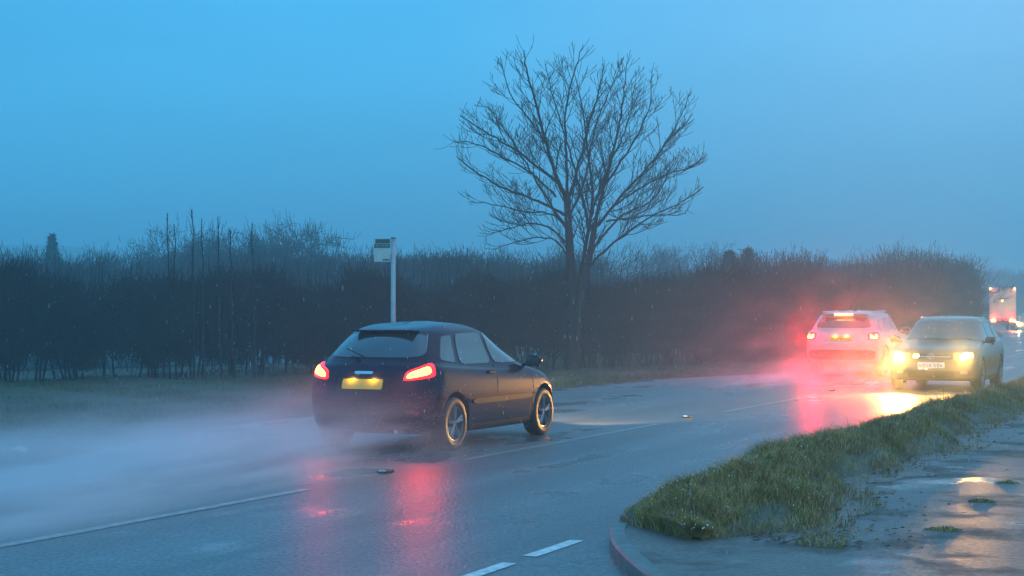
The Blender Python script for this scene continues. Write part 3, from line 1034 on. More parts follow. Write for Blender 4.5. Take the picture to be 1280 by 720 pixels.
# ------------------------------------------------------------------ cars
def pchip(levels, v):
    k = int(min(len(levels) - 2, math.floor(v))); f = v - k
    def tang(i):
        if i == 0 or i == len(levels) - 1: 
            j = 0 if i == 0 else len(levels) - 2
            return [levels[j + 1][c] - levels[j][c] for c in range(3)]
        o = []
        for c in range(3):
            a = levels[i][c] - levels[i - 1][c]; b = levels[i + 1][c] - levels[i][c]
            o.append(0.0 if a * b <= 0 else 2 * a * b / (a + b))
        return o
    m0 = tang(k); m1 = tang(k + 1)
    h00 = 2 * f ** 3 - 3 * f ** 2 + 1; h10 = f ** 3 - 2 * f ** 2 + f; h01 = -2 * f ** 3 + 3 * f ** 2; h11 = f ** 3 - f ** 2
    return Vector([h00 * levels[k][c] + h10 * m0[c] + h01 * levels[k + 1][c] + h11 * m1[c] for c in range(3)])

def body_shell(levels, T=60, sub=7):
    """levels: dicts xr, xf, w, z=(rear, mid, front), cr, cf (corner lengths), n (squareness)"""
    def ring(Lv, t):
        n_ = Lv.get('n', 2.7)
        if t <= .3:
            ph = t / .3 * math.pi / 2
            y = Lv['w'] * math.sin(ph) ** (2 / n_); x = Lv['xr'] + Lv['cr'] * (1 - math.cos(ph) ** (2 / n_) if math.cos(ph) > 1e-9 else 1)
        elif t >= .7:
            ph = (1 - t) / .3 * math.pi / 2
            y = Lv['w'] * math.sin(ph) ** (2 / n_) if ph > 0 else 0; x = Lv['xf'] - Lv['cf'] * (1 - math.cos(ph) ** (2 / n_) if math.cos(ph) > 1e-9 else 1)
        else:
            f = (t - .3) / .4
            y = Lv['w']; x = (Lv['xr'] + Lv['cr']) * (1 - f) + (Lv['xf'] - Lv['cf']) * f
        s = (x - Lv['xr']) / (Lv['xf'] - Lv['xr'])
        zr, zm, zf = Lv['z']
        z = zr * (1 - s) * (1 - 2 * s) + zm * 4 * s * (1 - s) + zf * s * (2 * s - 1)
        return (x, y, z)
    ts = [k / (T - 1) for k in range(T)]
    cols = []
    for t in ts: cols.append([ring(Lv, t) for Lv in levels])
    K = (len(levels) - 1) * sub + 1
    half = [[pchip(cols[i], min(len(levels) - 1, j / sub)) for j in range(K)] for i in range(T)]
    nring = 2 * T - 2
    V = []
    for j in range(K):
        for i in range(T): V.append(half[i][j])
        for i in range(T - 2, 0, -1):
            p = half[i][j]; V.append(Vector((p.x, -p.y, p.z)))
    F = []
    for j in range(K - 1):
        for i in range(nring):
            a = j * nring + i; b = j * nring + (i + 1) % nring
            F.append((a, b, b + nring, a + nring))
    F = [tuple(reversed(f)) for f in F]
    F.append(tuple(range(nring)))
    F.append(tuple(reversed(range((K - 1) * nring, K * nring))))
    return V, F

def cut_arches(V, F, wheels, r, w, mats):
    me = bpy.data.meshes.new('body'); me.from_pydata([tuple(p) for p in V], [], F)
    bm = bmesh.new(); bm.from_mesh(me); bmesh.ops.recalc_face_normals(bm, faces=bm.faces); bm.to_mesh(me)
    bvh = BVHTree.FromBMesh(bm); bm.free()
    for m_ in mats: me.materials.append(m_)
    o = bpy.data.objects.new('body', me); COL.objects.link(o)
    cut = []
    for (x, z) in wheels:
        for s in (1, -1):
            mb = MB(); mb.tube((x, s * (w - .30), z), (x, s * (w + .3), z), r, r, 40)
            c = mob('cutter', mb.v, mb.f, mats, midx=[1] * len(mb.f)); cut.append(c)
            bmc = bmesh.new(); bmc.from_mesh(c.data); bmesh.ops.recalc_face_normals(bmc, faces=bmc.faces); bmc.to_mesh(c.data); bmc.free()
            md = o.modifiers.new('b', 'BOOLEAN'); md.operation = 'DIFFERENCE'; md.object = c; md.solver = 'EXACT'
    bpy.context.view_layer.update()
    me2 = bpy.data.meshes.new_from_object(o.evaluated_get(bpy.context.evaluated_depsgraph_get()))
    o.modifiers.clear(); o.data = me2
    for c in cut: bpy.data.objects.remove(c)
    me2.polygons.foreach_set('use_smooth', np.ones(len(me2.polygons), dtype=bool))
    for p in me2.polygons:
        if p.material_index == 1: p.use_smooth = False
    return o, bvh

def patch(bvh, name, frame, quad, m, parent, off=0.006, thick=0.0, nx=14, ny=8, sq=8.0, loc=None):
    """panel laid on the body: quad is (a,z) corners bl, br, tr, tl seen along the ray direction of the frame"""
    orig, ax, d = frame            # a-axis vector, ray direction; z is up
    V = []; ok = []
    for j in range(ny + 1):
        for i in range(nx + 1):
            a = -1 + 2 * i / nx; b = -1 + 2 * j / ny
            mxn = max(abs(a), abs(b)); ln = (abs(a) ** sq + abs(b) ** sq) ** (1 / sq)
            if ln > 0: a, b = a * mxn / ln, b * mxn / ln
            s, t = (a + 1) / 2, (b + 1) / 2
            q = [quad[0][c] * (1 - s) * (1 - t) + quad[1][c] * s * (1 - t) + quad[2][c] * s * t + quad[3][c] * (1 - s) * t for c in (0, 1)]
            o_ = orig + ax * q[0] + Vector((0, 0, q[1]))
            h = bvh.ray_cast(o_ - d * 6, d)
            if h[0] is None: V.append((0, 0, 0)); ok.append(False)
            else:
                n_ = h[1] if h[1].dot(d) < 0 else -h[1]
                V.append(h[0] + n_ * off); ok.append(True)
    F = []
    W = nx + 1
    for j in range(ny):
        for i in range(nx):
            f = (j * W + i, j * W + i + 1, (j + 1) * W + i + 1, (j + 1) * W + i)
            if all(ok[k] for k in f) and (Vector(V[f[0]]) - Vector(V[f[2]])).length < .6: F.append(f)
    # skirt back to the surface
    edge = [j for j in range(W)] + [W * (j + 1) - 1 for j in range(1, ny + 1)] + [ny * W + i for i in range(nx - 1, -1, -1)] + [j * W for j in range(ny - 1, 0, -1)]
    if all(ok):
        base = len(V)
        n_ = len(edge)
        for k in edge: V.append(Vector(V[k]))
        for k in edge: V.append(Vector(V[k]) + d * (off + .012))
        for k in range(n_): F.append((base + k, base + (k + 1) % n_, base + n_ + (k + 1) % n_, base + n_ + k))
    return mob(name, V, F, m, parent, smooth=True)

REAR = (Vector((0, 0, 0)), Vector((0, 1, 0)), Vector((1, 0, 0)))         # a = y, +y = left side of the car
FRONT = (Vector((0, 0, 0)), Vector((0, 1, 0)), Vector((-1, 0, 0)))
def SIDE(s): return (Vector((0, 0, 0)), Vector((1, 0, 0)), Vector((0, -s, 0)))
def CORNER(s, x0=1.72, fwd=1):     # oblique frames for wrap-round lamps
    d = Vector((fwd * .8, -s * .6, 0)).normalized()
    return (Vector((-x0, 0, 0)), Vector((0, 1, 0)), d)

def wheel(parent, x, y, z, r, wd, side, nsp=5):
    e_ = empty('wheel', (x, y, z), 0, parent)
    s = side
    mb = MB()
    mb.lathe([(-wd / 2 * s, r * .62), (-wd / 2 * s, r * .93), (-wd * .38 * s, r), (wd * .38 * s, r), (wd / 2 * s, r * .94), (wd / 2 * s, r * .66), (wd * .35 * s, r * .63)], 40)
    mb.build('tyre', M['rubber'], e_, True)
    mb = MB()
    mb.lathe([(wd * .49 * s, r * .67), (wd * .47 * s, r * .62), (wd * .1 * s, r * .58), (0, r * .12), (0, .001)], 40)
    mb.lathe([(wd * .46 * s, .001), (wd * .46 * s, r * .10), (wd * .40 * s, r * .14), (0, r * .14)], 20)
    for k in range(nsp):
        a = 2 * math.pi * k / nsp + .3
        for da in (-.13, .13):
            p0 = Vector((math.cos(a) * r * .1, wd * .42 * s, math.sin(a) * r * .1)); p1 = Vector((math.cos(a + da) * r * .63, wd * .45 * s, math.sin(a + da) * r * .63))
            mb.tube(p0, p1, r * .055, r * .045, 6)
    mb.build('rim', M['rim'], e_, False)
    return e_

def mirror(parent, x, y, z, s, paint):
    mb = MB(); mb.box((x, y + s * .10, z + .03), (.13, .20, .13), bev=.03)
    mb.tube((x + .02, y - s * .06, z - .02), (x, y + s * .05, z), .022, .022, 8)
    m_ = mb.build('wing_mirror', paint, parent, True)
    mb = MB(); mb.box((x - .068, y + s * .10, z + .03), (.006, .165, .10)); mb.build('mirror_glass', M['glass'], m_)

def plight(parent, loc, col, power, rad=.03, kind='POINT', rot=None, size=R(70), blend=.5):
    l = bpy.data.lights.new('bulb', kind); l.energy = power; l.color = col; l.shadow_soft_size = rad
    if kind == 'SPOT': l.spot_size = size; l.spot_blend = blend
    o = bpy.data.objects.new('bulb', l); COL.objects.link(o); o.parent = parent; o.location = loc
    if rot: o.rotation_euler = rot
    return o

def arch_lip(bvh, parent, wheels, r, w, m):
    pass

def plate_chars(bvh, plate, d, z0, z1, half):
    mb = MB(); n = 7
    ori = Vector((0, 0, 0))
    for k in range(n):
        y = -half + (k + .5 + (.5 if k > 3 else 0)) * 2 * half / (n + .5)
        for (dy, zz, wy, hz_) in ((-.016, .5, .010, .76), (.014, .5 if k % 2 else .3, .010, .76 if k % 2 else .36), (0, .88 if k % 3 else .5, .04, .12), (0, .12, .04, .12 if k % 2 else .1)):
            z = z0 + (z1 - z0) * zz
            h = bvh.ray_cast(Vector((0, y + dy, z)) - d * 6, d)[0]
            if h: mb.box((h.x - d.x * .020, y + dy, z), (.004, wy, (z1 - z0) * hz_))
    mb.build('plate_characters', M['trim'], plate)

def pair(fn):
    for s in (1, -1): fn(s)

# ---------- dark three/five door hatchback, seen from behind
HEAD = math.pi / 2 - ROADANG
def hatchback():
    o = empty('hatchback_car', (-0.87, 19.22, 0), HEAD)
    tag(o, 'dark hatchback with red tail lights splashing past the bus stop', 'car')
    P = M['paint_maroon']
    lv = [
        dict(xr=-1.72, xf=1.70, w=.70, z=(.20, .17, .20), cr=.4, cf=.5),
        dict(xr=-1.86, xf=1.86, w=.79, z=(.27, .20, .24), cr=.42, cf=.55),
        dict(xr=-1.91, xf=1.93, w=.825, z=(.46, .34, .42), cr=.42, cf=.62),
        dict(xr=-1.92, xf=1.91, w=.835, z=(.62, .56, .58), cr=.42, cf=.62),
        dict(xr=-1.87, xf=1.80, w=.825, z=(.82, .74, .70), cr=.42, cf=.60),
        dict(xr=-1.80, xf=1.62, w=.80, z=(.96, .86, .80), cr=.42, cf=.60),
        dict(xr=-1.74, xf=1.02, w=.765, z=(1.01, .925, .95), cr=.42, cf=.62),
        dict(xr=-1.60, xf=.62, w=.68, z=(1.17, 1.13, 1.12), cr=.46, cf=.60, n=2.5),
        dict(xr=-1.38, xf=.30, w=.585, z=(1.335, 1.365, 1.30), cr=.50, cf=.62, n=2.25),
        dict(xr=-1.22, xf=.08, w=.45, z=(1.375, 1.43, 1.36), cr=.42, cf=.5, n=2.2),
        dict(xr=-.9, xf=-.2, w=.10, z=(1.415, 1.46, 1.42), cr=.2, cf=.2),
    ]
    V, F = body_shell(lv)
    wx = (-1.22, 1.25); r = .30
    body, bvh = cut_arches(V, F, [(x, .30) for x in wx], .355, .83, [P, M['trim']])
    body.parent = o
    for s in (1, -1):
        for x in wx: wheel(o, x, s * .735, r, r, .19, s)
    rw = patch(bvh, 'rear_window', REAR, [(-.62, 1.05), (.62, 1.05), (.50, 1.315), (-.50, 1.315)], M['glass'], o, .008, nx=24, ny=10, sq=7)
    for s in (1, -1):
        f = SIDE(s)
        patch(bvh, 'side_window', f, [(-.98, .965), (-.16, .955), (-.22, 1.325), (-.86, 1.315)], M['glass'], o, .007)
        patch(bvh, 'side_window', f, [(-.08, .955), (.84, .955), (.34, 1.28), (-.12, 1.325)], M['glass'], o, .007)
        patch(bvh, 'quarter_window', f, [(-1.42, 1.02), (-1.08, .985), (-.97, 1.30), (-1.16, 1.285)], M['glass'], o, .007, nx=8)
        patch(bvh, 'door_handle', f, [(-.34, .835), (-.16, .835), (-.16, .865), (-.34, .865)], M['trim'], o, .03, nx=6, ny=3)
        patch(bvh, 'reflection_strip', f, [(-.80, .50), (.85, .50), (.85, .56), (-.80, .56)], M['trim'], o, .014, nx=24, ny=3)  # trim strip stands in for the tan reflection along the flank
        patch(bvh, 'door_seam', f, [(-.125, .30), (-.115, .30), (-.105, .95), (-.115, .95)], M['trim'], o, .002, nx=2, ny=12, sq=40)
        patch(bvh, 'sill', f, [(-.82, .19), (.86, .19), (.86, .27), (-.82, .27)], M['trim'], o, .010, nx=24, ny=3)
        # swept tail lamp: tall by the flank, pointed inwards
        q = [(s * .40, .79), (s * .86, .84), (s * .84, .995), (s * .46, .90)]
        if s < 0: q = [q[1], q[0], q[3], q[2]]
        tl = patch(bvh, 'tail_light', CORNER(s), q, M['lens_red'], o, .016, nx=14, ny=6, sq=5)
        q = [(s * .44, .812), (s * .80, .868), (s * .78, .955), (s * .49, .878)]
        if s < 0: q = [q[1], q[0], q[3], q[2]]
        patch(bvh, 'lamp_element', CORNER(s), q, M['lamp_red_hot'], tl, .024, nx=10, ny=4, sq=4)
        lp_ = bvh.ray_cast(Vector((-6, s * .68, .89)), Vector((1, 0, 0)))[0]
        plight(o, (lp_.x - .05, s * .68, .89), (1, .015, .03), 6, .015, 'SPOT', (0, R(90), R(-10 * s)), R(172), .6)
        hl = patch(bvh, 'headlight', (Vector((1.72, 0, 0)), Vector((0, 1, 0)), Vector((-.75, -s * .66, 0)).normalized()),
                   [(s * .45, .62), (s * .78, .66), (s * .80, .76), (s * .50, .72)] if s > 0 else [(s * .78, .66), (s * .45, .62), (s * .50, .72), (s * .80, .76)], M['lens_lit'], o, .012, sq=5)
        plight(o, (1.98, s * .60, .66), (1, .72, .38), 260, .05, 'SPOT', (0, R(-87), 0), R(60))
        mirror(o, .78, s * .80, .93, s, P)
    patch(bvh, 'tail_bumper', REAR, [(-.66, .40), (.66, .40), (.68, .56), (-.68, .56)], M['trim'], o, .016, nx=24, ny=4)
    pl = patch(bvh, 'number_plate', REAR, [(-.26, .70), (.26, .70), (.26, .81), (-.26, .81)], M['plate_yellow'], o, .016, nx=10, ny=4, sq=30)
    patch(bvh, 'plate_recess', REAR, [(-.34, .675), (.34, .675), (.34, .835), (-.34, .835)], M['trim'], o, .005, nx=10, ny=4, sq=20)
    for yy in (-.14, .14):
        lq_ = bvh.ray_cast(Vector((-6, yy, .87 - .03)), Vector((1, 0, 0)))[0]
        plight(o, (lq_.x - .045, yy, .87 - .03), (1, .66, .16), .35, .006)
    patch(bvh, 'tailgate_handle', REAR, [(-.12, .865), (.12, .865), (.12, .895), (-.12, .895)], M['chrome'], o, .02, nx=8, ny=3)
    for s in (1, -1):
        patch(bvh, 'tailgate_seam', REAR, [(s * .70 - .004, .60), (s * .70 + .004, .60), (s * .655 + .004, 1.02), (s * .655 - .004, 1.02)], M['trim'], o, .003, nx=2, ny=12, sq=40)
        patch(bvh, 'reflector', REAR, [(s * .60 - .07, .44), (s * .60 + .07, .44), (s * .60 + .07, .48), (s * .60 - .07, .48)], M['lens_red_dull'], o, .026, nx=6, ny=3)
        patch(bvh, 'door_seam', SIDE(s), [(.905, .32), (.915, .32), (.90, .90), (.89, .90)], M['trim'], o, .002, nx=2, ny=12, sq=40)
        patch(bvh, 'bumper_seam', SIDE(s), [(-1.80, .57), (-1.58, .57), (-1.58, .578), (-1.80, .578)], M['trim'], o, .003, nx=6, ny=2, sq=40)
    patch(bvh, 'fuel_cap', SIDE(-1), [(-1.50, .78), (-1.34, .78), (-1.34, .90), (-1.50, .90)], P, o, .004, nx=8, ny=6, sq=4)
    patch(bvh, 'tailgate_seam', REAR, [(-.60, .585), (.60, .585), (.60, .595), (-.60, .595)], M['trim'], o, .003, nx=16, ny=2, sq=40)
    patch(bvh, 'windscreen', FRONT, [(-.60, .99), (.60, .99), (.48, 1.33), (-.48, 1.33)], M['glass'], o, .007, nx=20, ny=8)
    patch(bvh, 'grille', FRONT, [(-.36, .42), (.36, .42), (.38, .52), (-.38, .52)], M['trim'], o, .010)
    # rear wiper, roof spoiler lip, aerial, exhaust
    mb = MB(); mb.tube((-1.79, 0, 1.045), (-1.70, .32, 1.15), .009, .006, 6); mb.build('rear_wiper', M['trim'], o)
    mb = MB(); mb.box((-1.37, 0, 1.352), (.18, .80, .022), bev=.009); mb.build('roof_spoiler', P, o, True)
    mb = MB(); mb.tube((.02, 0, 1.42), (-.18, 0, 1.56), .005, .003, 6); mb.build('aerial', M['trim'], o)
    mb = MB(); mb.tube((-1.70, -.45, .235), (-1.93, -.45, .235), .025, .025, 12); mb.build('exhaust_pipe', M['chrome'], o)
    return o
hatchback()

# ---------- white sport utility car, braking
def suv():
    o = empty('sport_utility_car', (9.10, 40.75, 0), HEAD - R(0.2))
    tag(o, 'white sport utility car braking in the far lane with three red lights lit', 'car')
    P = M['paint_white']
    lv = [
        dict(xr=-1.98, xf=1.96, w=.80, z=(.32, .26, .30), cr=.4, cf=.5),
        dict(xr=-2.10, xf=2.10, w=.90, z=(.42, .30, .36), cr=.42, cf=.55),
        dict(xr=-2.17, xf=2.18, w=.945, z=(.60, .46, .54), cr=.42, cf=.6),
        dict(xr=-2.18, xf=2.17, w=.955, z=(.78, .70, .72), cr=.42, cf=.6),
        dict(xr=-2.14, xf=2.10, w=.945, z=(.95, .90, .86), cr=.42, cf=.58),
        dict(xr=-2.06, xf=1.98, w=.92, z=(1.10, 1.03, .95), cr=.42, cf=.56),
        dict(xr=-1.99, xf=1.05, w=.875, z=(1.165, 1.09, 1.09), cr=.42, cf=.56),
        dict(xr=-1.87, xf=.72, w=.79, z=(1.33, 1.30, 1.30), cr=.40, cf=.50),
        dict(xr=-1.72, xf=.38, w=.70, z=(1.50, 1.55, 1.54), cr=.36, cf=.45),
        dict(xr=-1.66, xf=.20, w=.58, z=(1.54, 1.61, 1.585), cr=.3, cf=.4),
        dict(xr=-1.3, xf=0., w=.10, z=(1.57, 1.645, 1.61), cr=.2, cf=.2),
    ]
    V, F = body_shell(lv)
    wx = (-1.32, 1.34); r = .36
    body, bvh = cut_arches(V, F, [(x, .36) for x in wx], .42, .95, [P, M['trim']])
    body.parent = o
    for s in (1, -1):
        for x in wx: wheel(o, x, s * .82, r, r, .23, s)
    patch(bvh, 'rear_window', REAR, [(-.70, 1.20), (.70, 1.20), (.58, 1.46), (-.58, 1.46)], M['glass'], o, .008, nx=24, ny=8, sq=8)
    for s in (1, -1):
        f = SIDE(s)
        patch(bvh, 'side_window', f, [(-.98, 1.16), (-.14, 1.14), (-.16, 1.48), (-.92, 1.45)], M['glass'], o, .007)
        patch(bvh, 'side_window', f, [(-.06, 1.14), (.84, 1.12), (.50, 1.47), (-.08, 1.48)], M['glass'], o, .007)
        patch(bvh, 'quarter_window', f, [(-1.62, 1.22), (-1.08, 1.17), (-1.02, 1.44), (-1.46, 1.40)], M['glass'], o, .007)
        patch(bvh, 'door_handle', f, [(-.30, .98), (-.12, .98), (-.12, 1.01), (-.30, 1.01)], M['trim'], o, .03, nx=6, ny=3)
        patch(bvh, 'sill', f, [(-.86, .30), (.90, .30), (.90, .44), (-.86, .44)], M['trim'], o, .012, nx=24, ny=3)
        q = [(s * .57, .90), (s * .92, .91), (s * .92, 1.10), (s * .57, 1.07)]
        if s < 0: q = [q[1], q[0], q[3], q[2]]
        tl = patch(bvh, 'tail_light', CORNER(s, 1.95), q, M['lens_red'], o, .018, nx=14, ny=6, sq=3.5)
        # hooked C shaped element
        for q in ([(.645, .935), (.85, .935), (.85, .975), (.645, .975)], [(.645, .965), (.70, .965), (.70, 1.03), (.645, 1.03)], [(.80, .965), (.86, .965), (.86, 1.035), (.80, 1.035)]):
            q = [(s * a, z) for a, z in q]
            if s < 0: q = [q[1], q[0], q[3], q[2]]
            patch(bvh, 'lamp_element', CORNER(s, 1.95), q, M['lamp_brake_hot'], tl, .030, nx=8, ny=4, sq=4)
        lp_ = bvh.ray_cast(Vector((-6, s * .75, .99)), Vector((1, 0, 0)))[0]
        plight(o, (lp_.x - .06, s * .75, .99), (1, .004, .010), 210, .02, 'SPOT', (0, R(90), 0), R(175), .6)
        mirror(o, .85, s * .92, 1.12, s, P)
        patch(bvh, 'reflector', REAR, [(s * .66 - .08, .53), (s * .66 + .08, .53), (s * .66 + .08, .57), (s * .66 - .08, .57)], M['lens_red'], o, .020, nx=6, ny=3)  # bumper reflector shares the emissive tail lens, so it glows without a lamp
        mb = MB(); mb.tube((-1.5, s * .62, 1.60), (.1, s * .62, 1.63), .018, .018, 8); mb.build('roof_rail', M['chrome'], o)
        patch(bvh, 'headlight', FRONT, [(s * .74 - .16, .78), (s * .74 + .14, .80), (s * .74 + .14, .90), (s * .74 - .16, .87)], M['lens_lit'], o, .012)
        plight(o, (2.3, s * .7, .8), (1, .75, .45), 180, .05, 'SPOT', (0, R(-86), 0), R(60))
    patch(bvh, 'plate_recess', REAR, [(-.40, .80), (.40, .80), (.42, 1.0), (-.42, 1.0)], M['paint_white'], o, .004, nx=10, ny=4, sq=20)
    pl = patch(bvh, 'number_plate', REAR, [(-.28, .865), (.28, .865), (.28, .985), (-.28, .985)], M['plate_yellow'], o, .016, nx=10, ny=4, sq=30)
    plate_chars(bvh, pl, Vector((1, 0, 0)), .892, .958, .25)
    for yy in (-.14, .14):
        lq_ = bvh.ray_cast(Vector((-6, yy, 1.04 - .03)), Vector((1, 0, 0)))[0]
        plight(o, (lq_.x - .045, yy, 1.04 - .03), (1, .66, .16), .35, .006)
    patch(bvh, 'plate_trim', REAR, [(-.36, .825), (.36, .825), (.36, .852), (-.36, .852)], M['chrome'], o, .018, nx=10, ny=3, sq=20)
    patch(bvh, 'tail_bumper', REAR, [(-.80, .42), (.80, .42), (.84, .66), (-.84, .66)], M['trim'], o, .016, nx=24, ny=4)
    patch(bvh, 'windscreen', FRONT, [(-.70, 1.14), (.70, 1.14), (.58, 1.50), (-.58, 1.50)], M['glass'], o, .007, nx=20, ny=8)
    mb = MB(); mb.box((-1.72, 0, 1.545), (.24, 1.14, .03), bev=.012); sp = mb.build('roof_spoiler', P, o, True)
    mb = MB(); mb.box((-1.85, 0, 1.54), (.02, .46, .045), bev=.006); mb.build('high_brake_light', M['lamp_brake_hot'], o)
    plight(o, (-1.92, 0, 1.54), (1, .02, .02), 60, .012, 'SPOT', (0, R(90), 0), R(165), .6)
    return o
suv()

# ---------- grey hatchback coming towards the camera with dipped headlights
def oncoming():
    p = (9.22, 32.95)
    o = empty('oncoming_car', (p[0], p[1], 0), HEAD + math.pi + R(0.4))
    tag(o, 'dark grey family hatchback driving towards the camera with headlights on', 'car')
    P = M['paint_grey']
    lv = [
        dict(xr=-1.96, xf=1.96, w=.78, z=(.24, .18, .22), cr=.4, cf=.45),
        dict(xr=-2.05, xf=2.08, w=.86, z=(.34, .23, .27), cr=.42, cf=.5),
        dict(xr=-2.10, xf=2.13, w=.885, z=(.52, .38, .44), cr=.42, cf=.5),
        dict(xr=-2.10, xf=2.11, w=.895, z=(.72, .60, .62), cr=.42, cf=.5),
        dict(xr=-2.04, xf=2.02, w=.885, z=(.90, .80, .77), cr=.42, cf=.48),
        dict(xr=-1.98, xf=1.86, w=.865, z=(1.02, .92, .86), cr=.42, cf=.48),
        dict(xr=-1.92, xf=1.02, w=.82, z=(1.06, .985, 1.00), cr=.42, cf=.5),
        dict(xr=-1.80, xf=.66, w=.73, z=(1.22, 1.18, 1.19), cr=.40, cf=.45),
        dict(xr=-1.62, xf=.30, w=.635, z=(1.40, 1.42, 1.40), cr=.36, cf=.4),
        dict(xr=-1.50, xf=.12, w=.51, z=(1.44, 1.49, 1.455), cr=.3, cf=.35),
        dict(xr=-1.1, xf=-.1, w=.10, z=(1.46, 1.515, 1.48), cr=.2, cf=.2),
    ]
    V, F = body_shell(lv)
    wx = (-1.30, 1.32); r = .32
    body, bvh = cut_arches(V, F, [(x, .32) for x in wx], .375, .89, [P, M['trim']])
    body.parent = o
    for s in (1, -1):
        for x in wx: wheel(o, x, s * .78, r, r, .21, s)
    patch(bvh, 'windscreen', FRONT, [(-.70, 1.03), (.70, 1.03), (.55, 1.38), (-.55, 1.38)], M['glass'], o, .008, nx=24, ny=8, sq=9)
    patch(bvh, 'rear_window', REAR, [(-.62, 1.12), (.62, 1.12), (.5, 1.35), (-.5, 1.35)], M['glass'], o, .008, nx=20)
    for s in (1, -1):
        f = SIDE(s)
        patch(bvh, 'side_window', f, [(-1.0, 1.03), (-.10, 1.02), (-.14, 1.37), (-.90, 1.35)], M['glass'], o, .007)
        patch(bvh, 'side_window', f, [(-.02, 1.02), (.92, 1.01), (.42, 1.34), (-.06, 1.37)], M['glass'], o, .007)
        patch(bvh, 'quarter_window', f, [(-1.55, 1.09), (-1.08, 1.05), (-.98, 1.33), (-1.35, 1.30)], M['glass'], o, .007)
        patch(bvh, 'door_handle', f, [(-.28, .90), (-.10, .90), (-.10, .93), (-.28, .93)], M['trim'], o, .03, nx=6, ny=3)
        patch(bvh, 'sill', f, [(-.86, .21), (.90, .21), (.90, .30), (-.86, .30)], M['trim'], o, .010, nx=24, ny=3)
        q = [(s * .50, .655), (s * .83, .67), (s * .84, .79), (s * .50, .74)]
        if s < 0: q = [q[1], q[0], q[3], q[2]]
        fr = (Vector((1.98, 0, 0)), Vector((0, 1, 0)), Vector((-.85, -s * .5, 0)).normalized())
        hl = patch(bvh, 'headlight', fr, q, M['lens_lit'], o, .014, sq=4)
        mb = MB(); h = bvh.ray_cast(Vector((6, s * .66, .72)), Vector((-1, 0, 0)))[0]
        mb.lathe([(0.0, .001), (-.006, .03), (-.02, .062)], 18, 'Y')
        vv = [(h.x + .022 + (-p_[1]) * -1.0, h.y + p_[0], h.z + p_[2]) for p_ in mb.v]
        mob('headlight_bulb', vv, mb.f, M['head_hot'], hl, True)
        plight(o, (h.x + .10, s * .66, .72), (1, .46, .10), 850, .045, 'SPOT', (0, R(-88.0), R(0)), R(75), .8)
        plight(o, (h.x + .14, s * .66, .72), (1, .46, .08), 30, .03)
        mirror(o, .80, s * .86, .99, s, P)
        patch(bvh, 'fog_light', FRONT, [(s * .62 - .07, .36), (s * .62 + .07, .36), (s * .62 + .07, .43), (s * .62 - .07, .43)], M['lens_clear'], o, .012, nx=6, ny=4, sq=3)
        mb = MB(); mb.tube((-1.35, s * .55, 1.47), (.0, s * .55, 1.475), .016, .016, 8); mb.build('roof_rail', M['chrome'], o)
    patch(bvh, 'lower_grille', FRONT, [(-.48, .28), (.48, .28), (.44, .42), (-.44, .42)], M['trim'], o, .010, nx=16, ny=4)
    patch(bvh, 'grille', FRONT, [(-.42, .64), (.42, .64), (.44, .74), (-.44, .74)], M['trim'], o, .010, nx=16, ny=4, sq=8)
    patch(bvh, 'grille_bar', FRONT, [(-.42, .685), (.42, .685), (.42, .70), (-.42, .70)], M['chrome'], o, .018, nx=16, ny=2, sq=20)
    pl = patch(bvh, 'number_plate', FRONT, [(-.26, .475), (.26, .475), (.26, .585), (-.26, .585)], M['plate_white'], o, .018, nx=10, ny=4, sq=30)
    plate_chars(bvh, pl, Vector((-1, 0, 0)), .497, .563, .235)
    patch(bvh, 'indicator_light', FRONT, [(-.36, .66), (-.24, .66), (-.24, .74), (-.36, .74)], M['lamp_amber'], o, .022, nx=6, ny=4, sq=3)
    # round badge: ring with a V over a W
    h = bvh.ray_cast(Vector((6, 0, .70)), Vector((-1, 0, 0)))[0]
    be = empty('badge', (h.x + .03, 0, .70), 0, o)
    mb = MB(); n = 28; rr_ = .062
    for k in range(n):
        a = 2 * math.pi * k / n; b = 2 * math.pi * (k + 1) / n
        mb.tube((0, rr_ * math.cos(a), rr_ * math.sin(a)), (0, rr_ * math.cos(b), rr_ * math.sin(b)), .006, .006, 6)
    mb.build('badge_ring', M['chrome'], be)
    mb = MB()
    for a, b in (((-.026, .055), (0, .006)), ((0, .006), (.026, .055)), ((-.055, .02), (-.026, -.05)), ((-.026, -.05), (0, .0)), ((0, .0), (.026, -.05)), ((.026, -.05), (.055, .02))):
        mb.tube((0, a[0], a[1]), (0, b[0], b[1]), .005, .005, 6)
    mb.build('badge_letters', M['chrome'], be)
    mb = MB()
    for y0 in (-.35, .1): mb.tube((1.0, y0, 1.03), (.93, y0 + .42, 1.06), .008, .006, 6)
    mb.build('wiper', M['trim'], o)
    return o
oncoming()

